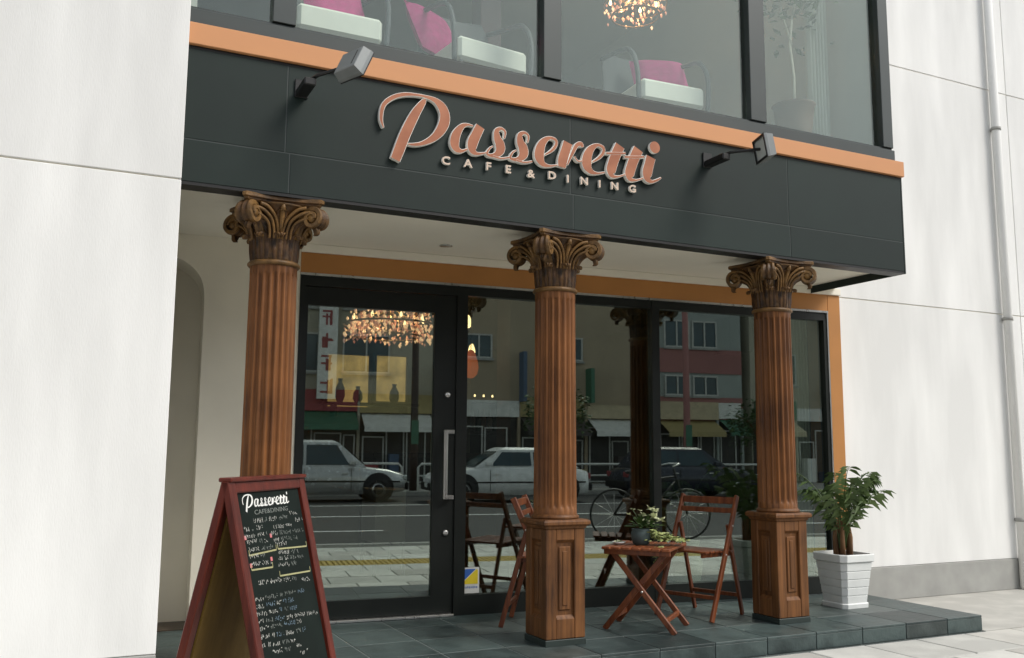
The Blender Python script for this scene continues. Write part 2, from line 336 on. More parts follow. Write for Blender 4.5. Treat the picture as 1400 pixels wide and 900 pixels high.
LETTERS = [('P', [[(0.503, 2.78, 0.0095), (0.49, 2.821, 0.0191), (0.492, 2.875, 0.0224), (0.51, 2.919, 0.0242), (0.558, 2.96, 0.0239), (0.618, 2.985, 0.022), (0.685, 2.994, 0.0172), (0.742, 2.993, 0.0186), (0.793, 2.983, 0.0301), (0.831, 2.956, 0.0476), (0.852, 2.915, 0.055), (0.85, 2.864, 0.0577), (0.825, 2.81, 0.05), (0.786, 2.765, 0.0375), (0.73, 2.729, 0.0244), (0.685, 2.714, 0.0195), (0.644, 2.71, 0.0119)], [(0.736, 2.978, 0.015), (0.723, 2.957, 0.0317), (0.687, 2.898, 0.0464), (0.655, 2.832, 0.0537), (0.623, 2.756, 0.0559), (0.597, 2.681, 0.0561), (0.573, 2.613, 0.0523)]]), ('a', [[(1.023, 2.873, 0.0113), (0.99, 2.876, 0.0164), (0.955, 2.859, 0.0308), (0.923, 2.809, 0.0485), (0.913, 2.757, 0.0525), (0.928, 2.726, 0.04), (0.957, 2.719, 0.0204), (0.992, 2.736, 0.0112)], [(1.067, 2.878, 0.0522), (1.044, 2.829, 0.0548), (1.021, 2.774, 0.0585), (1.022, 2.732, 0.0434), (1.051, 2.717, 0.0198), (1.105, 2.731, 0.0104)]]), ('s', [[(1.218, 2.834, 0.0117), (1.222, 2.872, 0.016), (1.197, 2.887, 0.0187), (1.17, 2.869, 0.0293), (1.174, 2.827, 0.0444), (1.19, 2.795, 0.056), (1.192, 2.761, 0.0534), (1.171, 2.732, 0.0347), (1.138, 2.72, 0.0224), (1.111, 2.727, 0.0167), (1.126, 2.759, 0.0131), (1.147, 2.776, 0.0094)], [(1.147, 2.717, 0.0133), (1.196, 2.712, 0.0133), (1.248, 2.725, 0.0117)]]), ('s', [[(1.366, 2.833, 0.012), (1.37, 2.871, 0.0164), (1.345, 2.886, 0.0191), (1.317, 2.868, 0.0301), (1.32, 2.826, 0.0463), (1.337, 2.794, 0.0572), (1.339, 2.759, 0.0545), (1.318, 2.73, 0.0347), (1.284, 2.718, 0.0224), (1.256, 2.725, 0.0171), (1.271, 2.758, 0.0133), (1.293, 2.774, 0.0096)], [(1.293, 2.715, 0.0136), (1.343, 2.71, 0.0136), (1.396, 2.723, 0.012)]]), ('e', [[(1.481, 2.777, 0.0112), (1.525, 2.809, 0.0183), (1.552, 2.846, 0.0204), (1.549, 2.875, 0.0205), (1.51, 2.882, 0.0209), (1.469, 2.852, 0.0408), (1.446, 2.803, 0.0561), (1.443, 2.754, 0.0586), (1.466, 2.72, 0.0357), (1.507, 2.713, 0.0167), (1.561, 2.726, 0.0102)]]), ('r', [[(1.632, 2.872, 0.0586), (1.614, 2.818, 0.0584), (1.596, 2.761, 0.0598), (1.591, 2.717, 0.0494)], [(1.627, 2.738, 0.0117), (1.659, 2.808, 0.0213), (1.69, 2.864, 0.0256), (1.72, 2.877, 0.0266), (1.728, 2.859, 0.0213)], [(1.674, 2.794, 0.0106), (1.696, 2.77, 0.0125), (1.729, 2.775, 0.0106)]]), ('e', [[(1.8, 2.78, 0.0117), (1.846, 2.813, 0.019), (1.875, 2.85, 0.0217), (1.872, 2.88, 0.0217), (1.831, 2.888, 0.0217), (1.788, 2.856, 0.0426), (1.763, 2.806, 0.0586), (1.76, 2.756, 0.0612), (1.784, 2.722, 0.0372), (1.827, 2.714, 0.0173), (1.883, 2.727, 0.0109)]]), ('t', [[(1.993, 2.91, 0.0636), (1.965, 2.853, 0.0636), (1.941, 2.794, 0.0634), (1.928, 2.745, 0.0607), (1.934, 2.715, 0.0304), (1.975, 2.714, 0.0143), (2.026, 2.734, 0.011)], [(1.894, 2.847, 0.0155), (1.957, 2.855, 0.0177), (2.031, 2.867, 0.0144)]]), ('t', [[(2.126, 2.908, 0.066), (2.097, 2.85, 0.066), (2.073, 2.791, 0.0646), (2.059, 2.741, 0.062), (2.065, 2.711, 0.031), (2.107, 2.71, 0.0146), (2.159, 2.73, 0.0114)], [(2.025, 2.844, 0.0158), (2.09, 2.852, 0.018), (2.165, 2.865, 0.0147)]]), ('i', [[(2.217, 2.871, 0.0643), (2.202, 2.821, 0.0641), (2.188, 2.768, 0.0658), (2.189, 2.731, 0.0459), (2.22, 2.716, 0.0218), (2.263, 2.733, 0.0164), (2.29, 2.751, 0.0093)]])]
DOT = (2.247, 2.938, 0.0748)
CHALK = [(0.112, 0.117, 0.325, 0.119), (0.344, 0.109, 0.404, 0.111), (0.375, 0.131, 0.427, 0.131), (0.056, 0.136, 0.104, 0.138), (0.126, 0.136, 0.16, 0.139), (0.053, 0.156, 0.184, 0.157), (0.06, 0.17, 0.182, 0.176), (0.065, 0.192, 0.219, 0.196), (0.059, 0.209, 0.163, 0.215), (0.064, 0.229, 0.185, 0.238), (0.226, 0.142, 0.34, 0.144), (0.206, 0.159, 0.413, 0.166), (0.217, 0.177, 0.374, 0.185), (0.221, 0.192, 0.296, 0.193), (0.23, 0.216, 0.362, 0.225), (0.224, 0.232, 0.386, 0.243), (0.217, 0.25, 0.334, 0.257), (0.083, 0.283, 0.312, 0.299), (0.348, 0.308, 0.414, 0.313), (0.04, 0.323, 0.351, 0.339), (0.041, 0.342, 0.279, 0.356), (0.038, 0.361, 0.285, 0.378), (0.04, 0.38, 0.413, 0.414), (0.041, 0.399, 0.302, 0.42), (0.038, 0.42, 0.316, 0.448), (0.038, 0.442, 0.241, 0.463), (0.099, 0.468, 0.219, 0.482), (0.243, 0.481, 0.276, 0.484), (0.257, 0.505, 0.311, 0.507)]
UNDER = [(0.062, 0.2, 0.222, 0.2), (0.232, 0.199, 0.421, 0.209), (0.061, 0.239, 0.183, 0.245), (0.217, 0.274, 0.416, 0.284)]
SMALL = [('C', 0.868, 2.652), ('A', 1.0, 2.655), ('F', 1.125, 2.656), ('E', 1.248, 2.657), ('&', 1.393, 2.651), ('D', 1.531, 2.66), ('I', 1.636, 2.654), ('N', 1.747, 2.656), ('I', 1.853, 2.653), ('N', 1.959, 2.654), ('G', 2.086, 2.654)]

# ================================================================== THE SETTING
def struct(o): o['kind'] = 'structure'; return o
b = MB(); b.box(-120, 160, -130, 60, -0.6, -0.34)
struct(b.build('ground', M['asphalt']))
b = MB(); b.box(-60, 90, -20.0, -4.98, -0.339, -0.22)
road = struct(b.build('road', M['asphalt']))
for y in (-11.6, -15.3):
    b = MB(); b.box(-60, 90, y - 0.07, y + 0.07, -0.219, -0.215); b.build('road_line', M['paint'], road)
for k in range(-5, 14):
    b = MB() if k == -5 else b
    if k == -5:
        b.box(0, 2.4, -0.06, 0.06, -0.219, -0.215); dash = b.mesh('lane_dash', M['paint'])
    inst('lane_dash', dash, road, (k * 5.0, -8.2, 0))
b = MB(); b.box(-60, 90, -26.0, -20.0, -0.339, -0.1); struct(b.build('far_pavement', M['paver2']))
# near pavement: joint bed, kerb stones, single pavers
b = MB(); b.box(-60, 90, -4.80, -0.428, -0.338, -0.112); pav = struct(b.build('pavement', M['joint']))
b = MB(); b.box(0, 0.992, 0, 0.17, -0.335, -0.098, bev=0.012); km = b.mesh('kerb_stone', M['kerb'])
for k in range(-8, 16): inst('kerb_stone', km, pav, (k * 1.0, -4.975, random.uniform(-0.003, 0.002)))
b = MB(); b.box(0.004, 0.446, 0.004, 0.446, -0.14, -0.1, bev=0.006); pm = b.mesh('paver', M['paver']); pm2 = b.mesh('paver', M['paver2'])
b2 = MB(); b2.box(0.004, 0.446, 0.004, 0.446, -0.14, -0.1, bev=0.006)
for i in range(7):
    for j in range(7): b2.lathe([(0.016, -0.102), (0.012, -0.095)], 6, (0.05 + i * 0.058, 0.05 + j * 0.058, 0))
tm = b2.mesh('paver', M['tactile'])
for j in range(9):
    y = -0.432 - 0.45 * (j + 1)
    off = 0.225 if j % 2 else 0
    for k in range(-7, 19):
        X = k * 0.45 - off
        me = tm if j == 5 else (pm if random.random() < 0.7 else pm2)
        inst('paver', me, pav, (X, y, random.uniform(-0.0025, 0.0015)))
b = MB(); b.box(-60, -3.4, -4.5, -0.44, -0.111, -0.1); b.box(8.6, 90, -4.5, -0.44, -0.111, -0.1)
b.build('paving_beyond', M['paver2'], pav)

b = MB(); b.box(4.725, 12.0, -0.427, 1.2, -0.338, -0.1005); b.build('paving_strip', M['paver2'], pav)
# raised slate terrace under the porch
b = MB(); b.box(-0.5, 4.72, -0.3985, 1.6, -0.33, -0.0035); ter = struct(b.build('terrace', M['grout']))
tl = [MB().box(0.004, 0.376, 0.004, 0.376, -0.014, 0.0, bev=0.002).mesh('slate_tile', m) for m in (M['slate'], M['slate2'])]
x = 2.103 - 0.38 * 7
xs = [x + 0.38 * k for k in range(15)]
for X in xs:
    if X > 4.7: continue
    for j, y in enumerate((-0.41, -0.03, 0.35, 0.73, 1.11)):
        me = tl[0 if random.random() < 0.75 else 1]
        o = inst('slate_tile', me, ter, (X, y, random.uniform(-0.001, 0.0)))
        w = 1.0
        if X < -0.5: continue
        if X + 0.38 > 4.72: o.scale = ((4.72 - X) / 0.38, 1, 1)
rl = [MB().box(0.003, 0.377, -0.0, 0.014, -0.10, -0.0155, bev=0.002).mesh('riser_tile', m) for m in (M['slate'], M['slate2'])]
for X in xs:
    if X < -0.5 or X > 4.7: continue
    o = inst('riser_tile', rl[0 if random.random() < 0.8 else 1], ter, (X, -0.4055, 0))
    if X + 0.38 > 4.72: o.scale = ((4.72 - X) / 0.38, 1, 1)

# ================================================================== THE CAFE BUILDING
cafe = thing('cafe_building', 'dark fascia cafe frontage with orange band, glazed ground floor and upper windows', 'building', (0, 0, 0))
XL, XR = -0.5, 4.40
def part(name, m, build, parent=None, skew=False, label=None):
    mb = MB(); build(mb)
    if skew: mb.xf(GMAT)
    return mb.build(name, m, parent or cafe, label=label)
# fascia panels, two courses
FY = -0.19
edges_up = [XL, -0.005, 1.665, 3.335, XR]; edges_lo = [XL, 0.02, 1.685, 3.345, XR]
for i in range(4):
    part('fascia_panel', M['panel'], lambda m: m.box(edges_up[i] + 0.003, edges_up[i + 1] - 0.003, FY, FY + 0.02, 2.5765, 3.036, bev=0.0015))
    part('fascia_panel', M['panel'], lambda m: m.box(edges_lo[i] + 0.003, edges_lo[i + 1] - 0.003, FY, FY + 0.02, 2.362, 2.5700, bev=0.0015))
part('fascia_backing', M['seam'], lambda m: m.box(XL + 0.003, XR - 0.003, FY + 0.0022, FY + 0.10, 2.364, 3.05))
part('drip_edge', M['black'], lambda m: m.box(XL, XR, FY + 0.003, FY + 0.11, 2.345, 2.361))
part('fascia_end_cap', M['panel'], lambda m: m.box(XR, XR + 0.012, FY, 0.88, 2.345, 3.16))
part('orange_band', M['orange'], lambda m: m.box(XL, XR + 0.02, FY - 0.022, FY + 0.1, 3.052, 3.163, bev=0.003))
part('painted_shadow_line', M['black'], lambda m: m.box(XL, XR, FY + 0.001, FY + 0.09, 3.0365, 3.0515))  # black strip painted in as the shadow under the orange band
part('floor_slab', M['inwall'], lambda m: m.box(XL, XR, FY + 0.101, 6.4, 2.46, 3.15))
# porch ceiling and its cornice strip
part('ceiling', M['soffit'], lambda m: m.add([(XL, -0.09, 2.4), (XR - 0.002, -0.09, 2.4), (4.70, 0.90, 2.4), (XL, 1.4, 2.4), (XL, -0.09, 2.459), (XR - 0.002, -0.09, 2.459), (4.70, 0.90, 2.459), (XL, 1.4, 2.459)],
     [(0, 3, 2, 1), (4, 5, 6, 7), (0, 1, 5, 4), (1, 2, 6, 5), (2, 3, 7, 6), (3, 0, 4, 7)]))
part('ceiling_downlight', M['steel'], lambda m: m.lathe([(0.042, -0.006), (0.042, 0.0), (0.03, 0.0), (0.028, 0.006)], 20, (1.245, 0.71, 2.399)), label='small round recessed downlight in the porch ceiling')
part('cornice_strip', M['soffit'], lambda m: m.box(gx(0.395), gx(4.70), -0.03, 0.03, 2.345, 2.3985, bev=0.003), skew=True)
# glazed wall ------------------------------------------------------
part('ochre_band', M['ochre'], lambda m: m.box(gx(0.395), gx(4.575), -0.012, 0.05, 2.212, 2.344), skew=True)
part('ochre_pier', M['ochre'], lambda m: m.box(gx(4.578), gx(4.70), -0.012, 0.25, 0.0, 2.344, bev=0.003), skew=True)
part('metal_trim', M['steel'], lambda m: m.box(gx(0.395), gx(4.578), -0.016, 0.04, 2.196, 2.2115), skew=True)
part('metal_trim', M['steel'], lambda m: m.box(gx(4.566), gx(4.5775), -0.014, 0.04, 0.0, 2.1955), skew=True)
part('threshold', M['steel'], lambda m: m.box(gx(0.41), gx(1.45), -0.045, 0.05, 0.001, 0.017, bev=0.003), skew=True)
# cream side wall with an arched recess left of the door
def sidewall(m):
    x0, x1 = gx(-0.6), gx(0.395); a0, a1 = gx(-1.05), gx(-0.185)
    cx = a0 + (a1 - a0) / 2; hw = (a1 - a0) / 2
    pts = [(x1, 0), (x1, 2.4), (gx(-1.6), 2.4), (gx(-1.6), 0), (a0, 0)]
    arch = []
    for k in range(25):
        t = PI - PI * k / 24
        arch.append((cx + hw * math.copysign(abs(math.cos(t)) ** 0.75, math.cos(t)), 1.98 + 0.30 * abs(math.sin(t)) ** 0.75))
    # front wall split into convex strips around the opening
    m.box(a1, x1, 0.0, 0.35, 0.0, 2.3995)
    m.box(gx(-1.6), a0, 0.0, 0.35, 0.0, 2.3995)
    for k in range(24):
        (xa, za), (xb, zb) = arch[k], arch[k + 1]
        m.add([(xa, 0, za), (xb, 0, zb), (xb, 0, 2.3995), (xa, 0, 2.3995), (xa, 0.35, za), (xb, 0.35, zb), (xb, 0.35, 2.3995), (xa, 0.35, 2.3995)],
              [(0, 1, 2, 3), (4, 7, 6, 5), (0, 4, 5, 1)])
    m.box(gx(-1.6), x1, 0.352, 0.42, 0.0, 2.3995)
part('wall', M['cream'], sidewall, skew=True, label='cream plaster wall with arched recess beside the entrance')
# entrance door
door = part('door', M['frame'], lambda m: m.ring(gx(0.435), gx(1.455), 0.02, 2.125, (0.0175, 0.1525, 0.11, 0.12), 0.006, 0.05), skew=True, label='dark framed glass entrance door with long steel handle')
part('pane', M['glass'], lambda m: m.box(gx(0.4528), gx(1.3022), 0.024, 0.032, 0.1305, 2.0045), parent=door, skew=True)
def handle(m):
    hx = gx(1.375)
    m.box(hx - 0.013, hx + 0.013, -0.062, -0.036, 0.755, 1.212, bev=0.004)
    for z in (0.755, 1.186): m.box(hx - 0.011, hx + 0.058, -0.058, -0.034, z, z + 0.026, bev=0.003); m.box(hx + 0.036, hx + 0.058, -0.034, 0.007, z, z + 0.026)
part('handle', M['steel'], handle, parent=door, skew=True)
for z in (1.447, 0.535):
    part('lock', M['steel'], lambda m: m.lathe([(0.019, 0), (0.019, 0.012), (0.013, 0.016)], 16, mi=0).xf(Matrix.Translation((gx(1.397), 0.006, z)) @ Matrix.Rotation(PI / 2, 4, 'X')), parent=door, skew=True)
part('door_frame', M['frame'], lambda m: m.ring(gx(0.395), gx(1.533), -0.012, 2.195, (0.0392, 0.0775, 0.0125, 0.067), -0.008, 0.07), skew=True)
# shop windows
for (a, c) in ((1.5335, 2.965), (3.03, 4.565)):
    w = part('shop_window', M['glass'], lambda m: m.box(gx(a), gx(c), 0.024, 0.032, 0.1285, 2.1345), skew=True)
    part('bottom_rail', M['frame'], lambda m: m.box(gx(a), gx(c), -0.004, 0.07, 0.0, 0.128), parent=w, skew=True)
    part('top_rail', M['frame'], lambda m: m.box(gx(a), gx(c), -0.004, 0.07, 2.135, 2.195), parent=w, skew=True)
part('mullion', M['frame'], lambda m: m.box(gx(2.966), gx(3.029), -0.007, 0.07, 0.0, 2.1955), skew=True)
part('mullion', M['frame'], lambda m: m.box(gx(4.535), gx(4.5655), -0.007, 0.07, 0.1285, 2.1345), skew=True)
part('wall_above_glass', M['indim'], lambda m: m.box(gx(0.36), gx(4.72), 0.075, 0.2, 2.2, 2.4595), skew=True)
# ground floor room
part('room_floor', M['walnut'], lambda m: m.box(XL, 4.70, 1.22, 6.4, -0.05, 0.003))
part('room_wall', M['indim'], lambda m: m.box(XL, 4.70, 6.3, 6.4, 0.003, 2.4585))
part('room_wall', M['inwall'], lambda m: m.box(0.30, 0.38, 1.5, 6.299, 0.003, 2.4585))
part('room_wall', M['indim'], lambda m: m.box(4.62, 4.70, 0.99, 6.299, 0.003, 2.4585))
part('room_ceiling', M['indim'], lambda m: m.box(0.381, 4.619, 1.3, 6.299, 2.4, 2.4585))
part('rear_roof_slab', M['white'], lambda m: m.box(XR + 0.013, 4.70, 0.81, 6.4, 2.4595, 7.5))
# upper storey windows
WY = -0.10
part('window_sill', M['upframe'], lambda m: m.box(XL, XR, WY - 0.055, WY + 0.06, 3.1635, 3.262, bev=0.003))
part('window_rail', M['upframe'], lambda m: m.box(XL, XR, WY - 0.03, WY + 0.05, 3.2625, 3.282, bev=0.002))
ux = [(-0.085, 0.035), (1.51, 1.632), (3.08, 3.215)]
for a, c in ux: part('window_mullion', M['upframe'], lambda m: m.box(a, c, WY - 0.045, WY + 0.055, 3.2825, 5.6, bev=0.003))
for a, c in ((XL, -0.0855), (0.0355, 1.5095), (1.6325, 3.0795), (3.2155, XR - 0.1)):
    part('upper_pane', M['upglass'], lambda m: m.box(a, c, WY, WY + 0.008, 3.2825, 5.6))
part('window_mullion', M['upframe'], lambda m: m.box(XR - 0.0995, XR, WY - 0.045, WY + 0.055, 3.2825, 5.6, bev=0.003))
for bx_ in ((XL, XR, 5.9, 6.0), (XL, XL + 0.05, WY + 0.06, 5.899), (XR - 0.05, XR, WY + 0.06, 5.899)): part('upper_wall', M['upwall'], lambda m: m.box(*bx_, 3.151, 5.6))
part('upper_ceiling', M['upwall'], lambda m: m.box(XL, XR, WY + 0.061, 6.0, 5.601, 5.8))
part('parapet', M['panel'], lambda m: m.box(XL, XR, FY, WY + 0.06, 5.601, 6.4))

# neighbouring buildings, white render in bays with open joints
def white_building(x0, x1, y, ydeep, label, bays, rows_, pipe_x, vents):
    t = thing('white_building', label, 'building', ((x0 + x1) / 2, y, -0.1)); hw = (x1 - x0) / 2
    m = MB(); m.box(-hw + 0.012, hw - 0.012, 0.012, ydeep, 0.0, 7.6); m.build('wall', M['cream'], t)
    xs_ = [-hw + 2 * hw * k / bays for k in range(bays + 1)]; zs_ = rows_
    for i in range(bays):
        for j in range(len(zs_) - 1):
            m = MB(); m.box(xs_[i] + (0.004 if i else 0), xs_[i + 1] - (0.004 if i < bays - 1 else 0), 0.0, 0.02, zs_[j] + 0.004, zs_[j + 1] - 0.004, bev=0.003); m.build('render_panel', M['white'], t)
    m = MB(); m.box(-hw, hw, -0.012, 0.02, 0.0, zs_[0] + 0.002, bev=0.004); m.build('base_course', M['kerb'], t)
    m = MB(); m.box(-hw - 0.02, hw + 0.02, -0.04, ydeep + 0.02, 7.601, 7.7); m.build('parapet_cap', M['kerb'], t)
    for s_ in (-1, 1): m = MB(); m.box(s_ * (hw - 0.006) - 0.006, s_ * (hw - 0.006) + 0.006, 0.021, ydeep, 0.0, 7.6); m.build('side_wall', M['white'], t)
    if pipe_x is not None:
        m = MB(); m.tube([(pipe_x, -0.055, 0.02), (pipe_x, -0.055, 7.5)], 0.038, 12); dp = m.build('downpipe', M['white'], t)
        for z in (0.6, 2.4, 4.2, 6.0): m = MB(); m.lathe([(0.044, -0.015), (0.044, 0.015)], 14, (pipe_x, -0.055, z)); m.box(pipe_x - 0.012, pipe_x + 0.012, -0.055, 0.001, z - 0.012, z + 0.012); m.build('pipe_clip', M['kerb'], dp)
    for vx, vz in vents:
        m = MB(); m.ring(vx - 0.09, vx + 0.09, vz - 0.09, vz + 0.09, 0.012, -0.03, -0.0005); v = m.build('vent', M['kerb'], t)
        for k in range(5): m = MB(); m.box(vx - 0.077, vx + 0.077, -0.024, -0.006, vz - 0.068 + k * 0.03, vz - 0.054 + k * 0.03); m.build('louvre', M['kerb'], v)
    return t
white_building(-6.5, -0.502, -0.25, 6.0, 'white rendered building at the left edge beyond the arched recess', 4, [0.26, 2.45, 4.6, 7.55], None, [])
white_building(4.705, 11.7, 0.80, 5.5, 'white rendered building beyond the ochre pier and planter on the right', 3, [0.26, 2.45, 4.6, 7.55], -1.42, [])

# ================================================================== COLUMNS
def make_column():
    root = thing('column', '', 'column')
    # fluted shaft
    R0, NF, SUB = 0.122, 20, 8
    z0, z1 = 0.715, 2.018
    zs = [z0, z0 + 0.03, z0 + 0.042, z0 + 0.05, z0 + 0.065, z0 + 0.1] + [z0 + 0.1 + (z1 - z0 - 0.2) * k / 8 for k in range(1, 9)] + [z1 - 0.075, z1 - 0.062, z1 - 0.055, z1 - 0.045, z1]
    P = []
    for z in zs:
        row = []; f = min(1, max(0, (z - z0 - 0.036) / 0.025)) * min(1, max(0, (z1 - 0.048 - z) / 0.022)); f = math.sqrt(f)
        R = R0 * (1.03 - 0.05 * (z - z0) / (z1 - z0))
        for k in range(NF * SUB):
            t = (k % SUB) / SUB
            d = 0.0
            if 0.14 < t < 0.86: d = math.sqrt(max(0, 1 - ((t - 0.5) / 0.37) ** 2)) * 0.0155
            a = 2 * PI * k / (NF * SUB); r = R - d * f
            row.append((r * math.cos(a), r * math.sin(a), z))
        P.append(row)
    mb = MB(); mb.grid(P, close=True); sh = mb.build('shaft', M['shaft'], root)
    mb = MB(); mb.lathe([(0.13, 0.69), (0.139, 0.696), (0.139, 0.706), (0.13, 0.712), (0.128, 0.718)], 40); mb.build('base_ring', M['ped'], sh)
    # pedestal: core, corner posts, rails, raised panels, cap, plinth
    w = 0.126
    mb = MB(); mb.box(-w + 0.02, w - 0.02, -w + 0.02, w - 0.02, 0.035, 0.64); ped = mb.build('pedestal', M['ped'], root)
    for sx in (-1, 1):
        for sy in (-1, 1):
            mb = MB(); cx, cy = sx * (w - 0.034), sy * (w - 0.034); mb.box(cx - 0.034, cx + 0.034, cy - 0.034, cy + 0.034, 0.036, 0.638, bev=0.004); mb.build('corner_post', M['ped'], ped)
    rail = MB(); rail.box(-0.0577, 0.0577, -w + 0.0015, -w + 0.035, 0.037, 0.145, bev=0.003)
    # sloped lip of the bottom rail and the top rail
    rail2 = MB(); rail2.box(-0.0577, 0.0577, -w + 0.0015, -w + 0.035, 0.575, 0.637, bev=0.003)
    lip = MB(); lip.add([(-0.054, -w + 0.004, 0.1455), (0.054, -w + 0.004, 0.1455), (0.054, -w + 0.019, 0.163), (-0.054, -w + 0.019, 0.163), (-0.054, -w + 0.0195, 0.1455), (0.054, -w + 0.0195, 0.1455)], [(0, 1, 2, 3), (0, 3, 4), (1, 5, 2), (0, 4, 5, 1)])
    lip_t = MB(); lip_t.add([(-0.056, -w + 0.003, 0.5745), (0.056, -w + 0.003, 0.5745), (0.056, -w + 0.019, 0.56), (-0.056, -w + 0.019, 0.56), (-0.056, -w + 0.0195, 0.5745), (0.056, -w + 0.0195, 0.5745)], [(0, 3, 2, 1), (0, 4, 3), (1, 2, 5), (0, 1, 5, 4)])
    fld = MB(); fld.box(-0.038, 0.038, -w + 0.011, -w + 0.021, 0.19, 0.54, bev=0.007); fld.box(-0.016, 0.016, -w + 0.006, -w + 0.012, 0.215, 0.515, bev=0.004)
    rm, rm2, lm, lm2, fm = rail.mesh('rail', M['ped']), rail2.mesh('rail', M['ped']), lip.mesh('moulding', M['ped']), lip_t.mesh('moulding', M['ped']), fld.mesh('raised_panel', M['ped'])
    for k in range(4):
        for nm, me in (('rail', rm), ('rail', rm2), ('moulding', lm), ('moulding', lm2), ('raised_panel', fm)): inst(nm, me, ped, rot=(0, 0, k * PI / 2))
    mb = MB()
    def sq(h, z): return [(-h, -h, z), (h, -h, z), (h, h, z), (-h, h, z)]
    mb.grid([sq(0.127, 0.6385), sq(0.13, 0.642), sq(0.134, 0.652), sq(0.146, 0.660), sq(0.15, 0.664), sq(0.15, 0.679), sq(0.147, 0.683), sq(0.139, 0.6905), sq(0.05, 0.692)], sm=False, close=True); mb.build('cap', M['ped'], ped)
    mb = MB(); mb.box(-w - 0.004, w + 0.004, -w - 0.004, w + 0.004, -0.002, 0.0345, bev=0.003); mb.build('plinth', M['base'], ped)
    # capital
    zc = 2.018
    mb = MB(); mb.lathe([(0.112, 0.0), (0.114, 0.03), (0.117, 0.12), (0.125, 0.18), (0.145, 0.24), (0.185, 0.285), (0.195, 0.292)], 32, (0, 0, zc))
    cap = mb.build('capital', M['capital'], root)
    mb = MB(); mb.lathe([(0.112, -0.014), (0.127, -0.012), (0.134, -0.004), (0.134, 0.004), (0.127, 0.013), (0.112, 0.015)], 40, (0, 0, zc)); mb.build('astragal', M['capital'], cap)
    # abacus with concave sides and cut corners
    poly = []
    for k in range(4):
        a = k * PI / 2
        for t in (-1, -0.9, -0.6, -0.3, 0, 0.3, 0.6, 0.9, 1):
            x_ = 0.205 * t; y_ = -0.222 + 0.036 * (1 - t * t)
            poly.append((x_ * math.cos(a) - y_ * math.sin(a), x_ * math.sin(a) + y_ * math.cos(a)))
    n = len(poly); mb = MB(); rows = []
    for s_, z in ((0.90, 0.288), (0.94, 0.296), (0.95, 0.303), (1.0, 0.309), (1.0, 0.325), (0.97, 0.33)): rows.append([(x_ * s_ * 0.93, y_ * s_ * 0.93, zc + z) for x_, y_ in poly])
    mb.grid(rows, sm=False, close=True); mb.add(rows[-1], [tuple(range(n))]); mb.add(rows[0], [tuple(range(n))[::-1]]); mb.build('abacus', M['capital'], cap)
    # leaves: path in (radius, z), half width, ribs
    def leafmesh(path, nx=10, rib=0.006, teeth=0.0):
        P = []; pp = spline(path, 5)
        for i, (r, z, hw) in enumerate(pp):
            row = []
            tooth = 1 - teeth * (0.5 + 0.5 * math.cos(i * PI * 0.8))
            for j in range(nx + 1):
                t = -1 + 2 * j / nx
                x_ = t * hw * tooth
                rr = r - 0.22 * abs(t) ** 1.5 * hw + rib * math.cos(t * PI * 3) - 0.5 * x_ * x_ / max(r, 0.05)
                row.append((x_, -rr, zc + z - 0.12 * hw * t * t))
            P.append(row)
        m = MB(); m.grid(P)
        bot = [[(p[0] * 0.98, p[1] + 0.010, p[2]) for p in row] for row in P]; m.grid([r_[::-1] for r_ in bot])
        return m
    small = leafmesh([(0.118, 0.015, 0.040), (0.124, 0.06, 0.042), (0.127, 0.11, 0.044), (0.135, 0.138, 0.040), (0.152, 0.150, 0.032), (0.162, 0.142, 0.022), (0.160, 0.128, 0.010)], 12, 0.0055, 0.08).mesh('leaf', M['capital'])
    tall = leafmesh([(0.116, 0.10, 0.034), (0.126, 0.15, 0.040), (0.140, 0.20, 0.042), (0.160, 0.245, 0.036), (0.176, 0.262, 0.026), (0.190, 0.256, 0.016)], 10, 0.005, 0.15).mesh('leaf', M['capital'])
    for k in range(8): inst('leaf', small, cap, rot=(0, 0, k * PI / 4 + PI / 8 * 0))
    for k in range(4): inst('leaf', tall, cap, rot=(0, 0, k * PI / 2))
    under = leafmesh([(0.116, 0.11, 0.036), (0.140, 0.17, 0.046), (0.185, 0.215, 0.046), (0.232, 0.215, 0.040), (0.254, 0.185, 0.028), (0.258, 0.156, 0.014), (0.248, 0.144, 0.006)], 10, 0.007, 0.25).mesh('leaf', M['capital'])
    for k in range(4): inst('leaf', under, cap, rot=(0, 0, k * PI / 2 + PI / 4))
    # corner volutes: a band that climbs the bell and rolls into a scroll under the abacus corner
    path = [(0.125, 0.13), (0.145, 0.20), (0.19, 0.262), (0.228, 0.282)]
    for k in range(0, 19):
        a = PI * 0.55 - k * 2 * PI / 14; rr = 0.052 * (1 - k / 30)
        path.append((0.238 + rr * math.cos(a), 0.228 + rr * math.sin(a) * 1.0))
    pp = spline([(r, z, 0) for r, z in path], 2)
    P = []
    for i, (r, z, _) in enumerate(pp):
        t = i / len(pp); hw = 0.022 + 0.026 * min(1, t * 2.6); th = 0.0105 * (1 - 0.35 * t)
        nr = (pp[min(i + 1, len(pp) - 1)][0] - pp[max(i - 1, 0)][0]); nz = (pp[min(i + 1, len(pp) - 1)][1] - pp[max(i - 1, 0)][1]); l = math.hypot(nr, nz) or 1
        ox, oz = -nz / l * th, nr / l * th
        row = []
        for x_, s_ in ((-hw, 1), (-hw * 0.7, 1.5), (-hw * 0.35, 0.8), (0, 1.5), (hw * 0.35, 0.8), (hw * 0.7, 1.5), (hw, 1), (hw, -1), (-hw, -1)):
            row.append((x_, -(r + ox * s_), zc + z + oz * s_))
        P.append(row)
    vm = MB(); vm.grid(P, sm=False, close=True)
    vm.tube([(-0.044, -0.238, zc + 0.228), (-0.02, -0.238, zc + 0.228), (0.02, -0.238, zc + 0.228), (0.044, -0.238, zc + 0.228)], [0.019, 0.024, 0.024, 0.019], 10)
